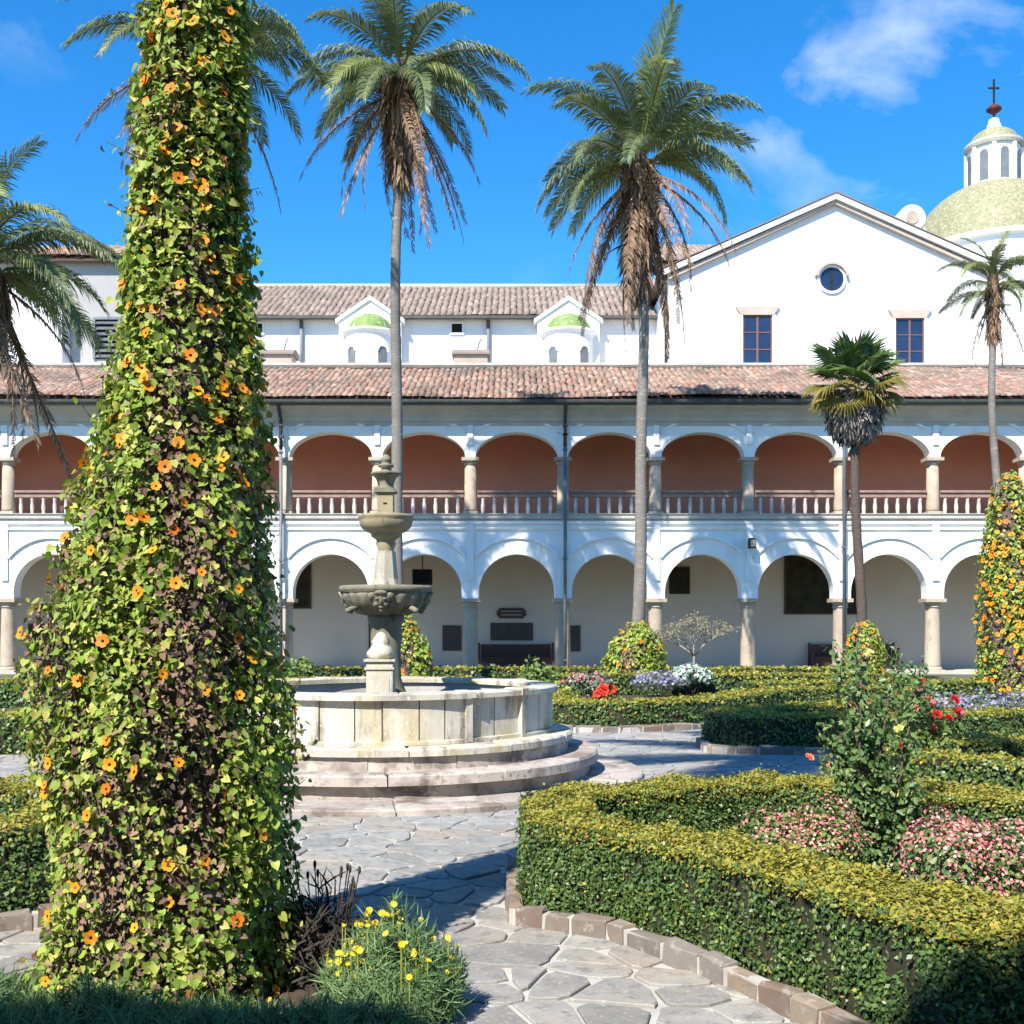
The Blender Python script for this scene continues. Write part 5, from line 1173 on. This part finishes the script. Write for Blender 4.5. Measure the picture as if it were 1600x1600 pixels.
n = 2600; th = rng.uniform(0, 6.283, n); v = rng.uniform(-1, 1, n); zc = fz(652, 29); rr = .66 * np.sqrt(np.clip(1 - v * v * .8, .1, 1)) * rng.uniform(.75, 1.03, n)
P = np.column_stack([rr * np.cos(th) + FT.x, rr * np.sin(th), zc + v * .62 + .12]); Dn = np.column_stack([np.cos(th), np.sin(th), v * .5])
o = link('dead_skirt', leaves('dead_skirt', P, Dn, rng.uniform(.2, .42, n), BLADE[0:2] if False else (BLADE[0] * np.array([2.2, 1, 1]), BLADE[1]), ['skirt_dead'], .5, None, np.tile((0, 0, -1.), (n, 1)) + Dn * .3, .3), fan); o['kind'] = 'stuff'
m = MB(); m.lathe([(.05, zc - .5), (.30, zc - .35), (.44, zc), (.36, zc + .5), (.12, zc + .9)], 12, FT.x, 0); m.build('skirt_core', 'stem_brown', fan)

# ------------------------------------------------------------------ bushes and flowers
def bush(label, base, rx, ry, h, n, size, leafm, tmpl=OVAL, flowers=None, stems=6, name='shrub', cat='shrub', z0=.08, lumps=7, up=.3, group=None, open_=.0):
    """leaves in overlapping lumps; flowers = (mesh material, count, size) joined"""
    root = empty(name, base, label, cat, group); L = []
    for k in range(lumps):
        a = rng.uniform(0, 6.283); q = math.sqrt(rng.random()) * .62; L.append((rx * q * math.cos(a), ry * q * math.sin(a), z0 + (h - z0) * rng.uniform(.38, .72), rx * rng.uniform(.35, .6), ry * rng.uniform(.35, .6), (h - z0) * rng.uniform(.24, .36)))
    L = np.array(L); pick = rng.integers(0, lumps, n); D = rng.normal(0, 1, (n, 3)); D /= np.linalg.norm(D, axis=1, keepdims=True)
    rr = rng.random(n) ** .45; P = L[pick, 0:3] + D * L[pick, 3:6] * rr[:, None]; P[:, 2] = np.clip(P[:, 2], .03, None)
    o = link('foliage', leaves('foliage', P, D + np.array([0, 0, up]), size * rng.uniform(.6, 1.3, n), tmpl, [leafm], .6, None, np.column_stack([D[:, 0] * .6, D[:, 1] * .6, np.full(n, .7)]), .6), root); o['kind'] = 'stuff'
    m = MB()
    for k in range(max(stems, 1)):
        e = L[k % lumps]; m.tube([(rnd.uniform(-.04, .04), rnd.uniform(-.04, .04), 0), (e[0] * .5, e[1] * .5, e[2] * .5), (e[0], e[1], e[2] + e[5] * .6)], [.012, .009, .004], 5)
    m.build('stems', 'stem_brown', root)
    if flowers:
        for (fmname, cnt, fs, zlow) in flowers:
            pk = rng.integers(0, lumps, cnt); D = rng.normal(0, 1, (cnt, 3)); D[:, 2] = np.abs(D[:, 2]) + zlow; D[:, 1] -= .3; D /= np.linalg.norm(D, axis=1, keepdims=True)
            P = L[pk, 0:3] + D * L[pk, 3:6] * rng.uniform(.95, 1.15, (cnt, 1))
            o = link('blossoms', leaves('blossoms', P, D, fs * rng.uniform(.7, 1.3, cnt), FLORET, [fmname], .5), root); o['kind'] = 'stuff'
    return root
bush('low bush thick with pink blossoms beside the lawn patch', (2.22, 5.45, .03), .44, .46, .66, 6500, .035, 'rose_leaf', flowers=[('pink_petal', 2000, .0135, .1)], lumps=12)
bush('smaller bush with pink blossoms at the foot of the rose bush', (1.66, 6.3, .03), .38, .34, .58, 4200, .034, 'shrub_leaf', flowers=[('pink_petal', 900, .013, .3)], lumps=9)
def rose_bush(label, base, h, rx, n, size, blooms, leafm='rose_leaf', nst=9):
    root = empty('rose_bush', base, label, 'rose bush'); m = MB(); tips = []
    for k in range(nst):
        a = rnd.uniform(0, 6.283); q = rx * rnd.uniform(.2, .95); hh = h * rnd.uniform(.42, 1.0); e = Vector((q * math.cos(a), q * math.sin(a), hh)); b = Vector((rnd.uniform(-.05, .05), rnd.uniform(-.05, .05), 0)); mid = (b + e) / 2 + Vector((rnd.uniform(-.05, .05), rnd.uniform(-.05, .05), .05))
        m.tube([b, mid, e], [.011, .008, .004], 5); tips.append((b, mid, e))
    m.build('canes', 'stem_brown', root); P, D = [], []
    for k in range(n):
        b, mid, e = rnd.choice(tips); t = rnd.random() ** .75; p = (b.lerp(mid, t * 2) if t < .5 else mid.lerp(e, t * 2 - 1)); o_ = Vector((rnd.gauss(0, 1), rnd.gauss(0, 1), rnd.gauss(0, .7))).normalized() * rx * .30 * rnd.random() ** .5 * (1.15 - .5 * t)
        P.append(p + o_); D.append(o_.normalized())
    P = np.array(P); P[:, 2] = np.clip(P[:, 2], .05, None)
    o = link('foliage', leaves('foliage', P, np.array(D) + np.array([0, 0, .4]), size * rng.uniform(.6, 1.25, n), OVAL, [leafm], .6), root); o['kind'] = 'stuff'
    for (mt, cnt, fs, zlo) in blooms:
        bm = MB()
        for ring, (rr, zz, cnt_, tl) in enumerate(((.5, .12, 6, .28), (.36, .22, 5, .5), (.2, .32, 4, .62))):
            for k in range(cnt_):
                a = 2 * math.pi * k / cnt_ + ring * .5; c, s = math.cos(a), math.sin(a); wv = rr * .62
                bm.add([(c * rr * .3, s * rr * .3, 0), (c * rr - s * wv, s * rr + c * wv, zz), (c * rr * 1.12, s * rr * 1.12, zz + tl * .5), (c * rr + s * wv, s * rr - c * wv, zz)], [(0, 1, 2, 3)], 0, True)
        bm = bm.mesh('bloom', mt)
        for k in range(cnt):
            b, mid, e = rnd.choice(tips); p = mid.lerp(e, rnd.uniform(zlo, 1.05)) + Vector((rnd.gauss(0, rx * .18), -abs(rnd.gauss(0, rx * .25)), rnd.uniform(0, .06)))
            link('bloom', bm, root, p, (rnd.uniform(.1, .9), rnd.uniform(-.4, .4), rnd.uniform(0, 6)), fs * rnd.uniform(.8, 1.2))
    return root
rose_bush('tall leafy rose bush with a few yellow roses in the near bed', (2.2, 6.65, .03), 1.48, .36, 5000, .043, [('rose_petal_yellow', 5, .05, .2)], nst=17)
rose_bush('rose bush with red and coral roses behind the near bed', (fx(1438, 10.0), 10.0, .03), 1.22, .50, 2600, .06, [('rose_petal_red', 11, .085, .7), ('rose_petal_coral', 10, .075, .3), ('rose_petal_pink', 5, .085, .5)], 'shrub_leaf', 10)
rose_bush('coral and yellow rose bush left of the tall rose bush', (fx(1306, 9.1), 9.1, .0), 1.08, .22, 700, .05, [('rose_petal_coral', 14, .065, .6), ('rose_petal_yellow', 10, .06, .6)], 'shrub_leaf', 7)
# lilac flowers, geraniums, shrubs of the middle distance
bush('grey-green bed of lilac flowers at the foot of the right vine column', (fx(1540, 17.2), 17.0, 0), 1.25, .5, .62, 3800, .075, 'grey_leaf', BLADE, [('lilac_petal', 420, .035, .2)], name='flower_clump', cat='flowers', lumps=14)
bush('lilac flowers between the vine mound and the silver shrub', (fx(1030, 25), 25, 0), .85, .4, .62, 2200, .09, 'grey_leaf', BLADE, [('lilac_petal', 230, .05, .2)], name='flower_clump', cat='flowers', lumps=10)
bush('dusky pink and grey flowers left of the vine mound', (fx(925, 22), 22, 0), .55, .4, .72, 1500, .09, 'grey_leaf', OVAL, [('pink_petal', 70, .06, .3)], name='flower_clump', cat='flowers', lumps=8)
bush('bright red geraniums behind the path hedge', (fx(942, 19.2), 19.2, 0), .26, .26, .62, 420, .08, 'vine_leaf', OVAL, [('red_petal', 120, .075, .4)], name='flower_clump', cat='flowers', lumps=5)
bush('silver-green shrub at the foot of the bare little tree', (fx(1078, 25.5), 25.5, 0), .55, .45, .78, 1500, .12, 'silver_leaf', OVAL, [('white_petal', 60, .08, .3)], lumps=8)
bush('loose light green shrub between column and fountain rim', (fx(845, 22), 22, 0), .55, .5, .98, 900, .11, 'shrub_leaf', OVAL, lumps=8)
bush('light green shrub beside the vine-clad column', (fx(468, 24), 24, 0), .42, .4, 1.05, 800, .11, 'shrub_leaf', OVAL, lumps=7)
bush('blue-green leafy plant beside the silver shrub', (fx(868, 20), 20.3, 0), .5, .4, .62, 800, .10, 'vine_leaf', OVAL, lumps=7)
# bare little tree
bt = empty('bare_tree', (fx(1085, 29), 29, 0), 'bare little pale tree before the arcade', 'tree'); m = MB(); tw = MB(); ends = []
def grow(p, d, l, r, depth):
    q = p + d * l; (m if depth < 2 else tw).tube([p, (p + q) / 2 + Vector((rnd.gauss(0, .02), rnd.gauss(0, .02), 0)), q], [r, r * .85, r * .7], 5 if depth < 2 else 3)
    if depth == 5: ends.append(q); return
    nb = 5 if depth == 0 else 3
    for k in range(nb):
        a = 6.283 * (k + rnd.random() * .6) / nb; sp = .95 if depth == 0 else .7
        nd = (d * .75 + Vector((math.cos(a) * sp, math.sin(a) * sp, rnd.uniform(-.05, .25)))).normalized(); grow(q, nd, l * (.55 if depth == 0 else rnd.uniform(.6, .8)), r * .58, depth + 1)
        if depth > 2: ends.append(q)
grow(Vector((0, 0, 0)), Vector((-.02, 0, 1)), .85, .05, 0)
m.build('trunk', 'bark_pale', bt); o = tw.build('twigs', 'bark_pale', bt); o['kind'] = 'stuff'
E = np.array([tuple(e) for e in ends]); E = np.repeat(E[::2], 2, 0) + rng.normal(0, .06, (len(E[::2]) * 2, 3))
o = link('foliage', leaves('sparse_leaves', E, rng.normal(0, 1, E.shape), .06, OVAL, ['twig_leaf'], .5), bt); o['kind'] = 'stuff'

# ------------------------------------------------------------------ bed round the foreground trunk
m = MB(); q = [(-1.30 + 1.05 * math.cos(t) * (1 + .06 * math.sin(3 * t)), 4.55 + .86 * math.sin(t)) for t in [2 * math.pi * k / 40 for k in range(40)]]
m.prism(q, 0, .05, 0, .03); tag(m.build('flower_bed', 'soil'), 'dark soil at the foot of the vine-clad column', kind='structure')
def clump_blades(label, base, rx, ry, h, n, leafm, name='flower_clump', cat='flowers', blade=.13, spread=.5, heads=None):
    root = empty(name, base, label, cat); a = rng.uniform(0, 6.283, n); q = np.sqrt(rng.random(n)); x, y = rx * q * np.cos(a), ry * q * np.sin(a)
    hh = h * (1 - .55 * q ** 2.2) * (1 + .22 * np.sin(3 * a + rx * 9) + .15 * np.sin(7 * a + 2) + .12 * np.sin(x * 31 + y * 23)); z = hh * rng.random(n) ** .6 * .86
    P = np.column_stack([x, y, z]); D = np.column_stack([x / rx, y / ry, np.full(n, .8)]); al = np.column_stack([x / rx * spread, y / ry * spread, np.full(n, .9)])
    o = link('foliage', leaves('foliage', P, np.column_stack([x / rx, y / ry - .4, np.full(n, .5)]), blade * rng.uniform(.6, 1.3, n), (BLADE[0] * np.array([.62, 1, 1]), BLADE[1]), [leafm], .9, None, al, .75), root); o['kind'] = 'stuff'
    m = MB()
    for k in range(40):
        i = rnd.randrange(n); m.tube([(x[i] * .6, y[i] * .6, 0), (x[i], y[i], hh[i] * .8)], [.004, .003], 3, cap=False)
    o = m.build('stems', 'stem_brown', root); o['kind'] = 'stuff'
    if heads:
        me, cnt, fs, lift, st = heads
        for k in range(cnt):
            aa = rnd.uniform(0, 6.283); qq = math.sqrt(rnd.random()); hx, hy = rx * qq * math.cos(aa), ry * qq * math.sin(aa); hz = h * (1 - .45 * qq ** 2) + rnd.uniform(-.06, lift)
            fl = place_flower(me, root, (hx, hy, hz), (rnd.gauss(0, .4), -.5 + rnd.gauss(0, .4), .7), fs * rnd.uniform(.75, 1.2))
            sm = MB(); sm.tube([(0, 0, 0), (0, 0, -.16)], .0025, 4, cap=False); s_ = link('flower_stalk', sm.mesh('flower_stalk', 'vine_leaf'), root, (hx, hy, hz))
    return root
clump_blades('grey-green clump with yellow daisy flowers beside the vine-clad column', (fx(615, 4.5), 4.52, .03), .28, .28, .37, 11000, 'blue_leaf', blade=.07, heads=(FL_YELLOW, 75, .029, .08, None))
clump_blades('shaded grey-green ground plants in front of the vine-clad column', (-1.50, 3.95, .0), 1.0, .46, .23, 22000, 'blue_leaf', blade=.09, heads=(FL_YELLOW, 14, .03, .03, None))
clump_blades('small grey-green clump at the sunny left edge of the vine foot', (-2.12, 4.35, .0), .30, .30, .22, 4500, 'blue_leaf', blade=.08, heads=(FL_YELLOW, 5, .03, .06, None))
clump_blades('shaded grey-green plants right of the vine foot', (-.72, 3.92, .0), .50, .32, .22, 11000, 'blue_leaf', blade=.09, heads=(FL_ORANGE, 6, .035, .02, None))
bud = MB(); bud.lathe([(0, -.5), (.3, -.4), (.42, 0), (.3, .4), (0, .5)], 8); bud = bud.mesh('bud', 'dark_plume')
dp = clump_blades('dark wispy plant with black seed heads behind the yellow daisies', (fx(505, 4.9), 4.9, .03), .17, .16, .40, 900, 'dark_plume', name='dark_plant', cat='plant')
for k in range(14):
    x, y, z = rnd.uniform(-.16, .18), rnd.uniform(-.12, .12), rnd.uniform(.38, .56); link('seed_head', bud, dp, (x, y, z), None, (.018, .018, .036)); sm = MB(); sm.tube([(x * .4, y * .4, 0), (x, y, z)], .003, 4, cap=False); sm.build('stalk', 'dark_plume', dp)
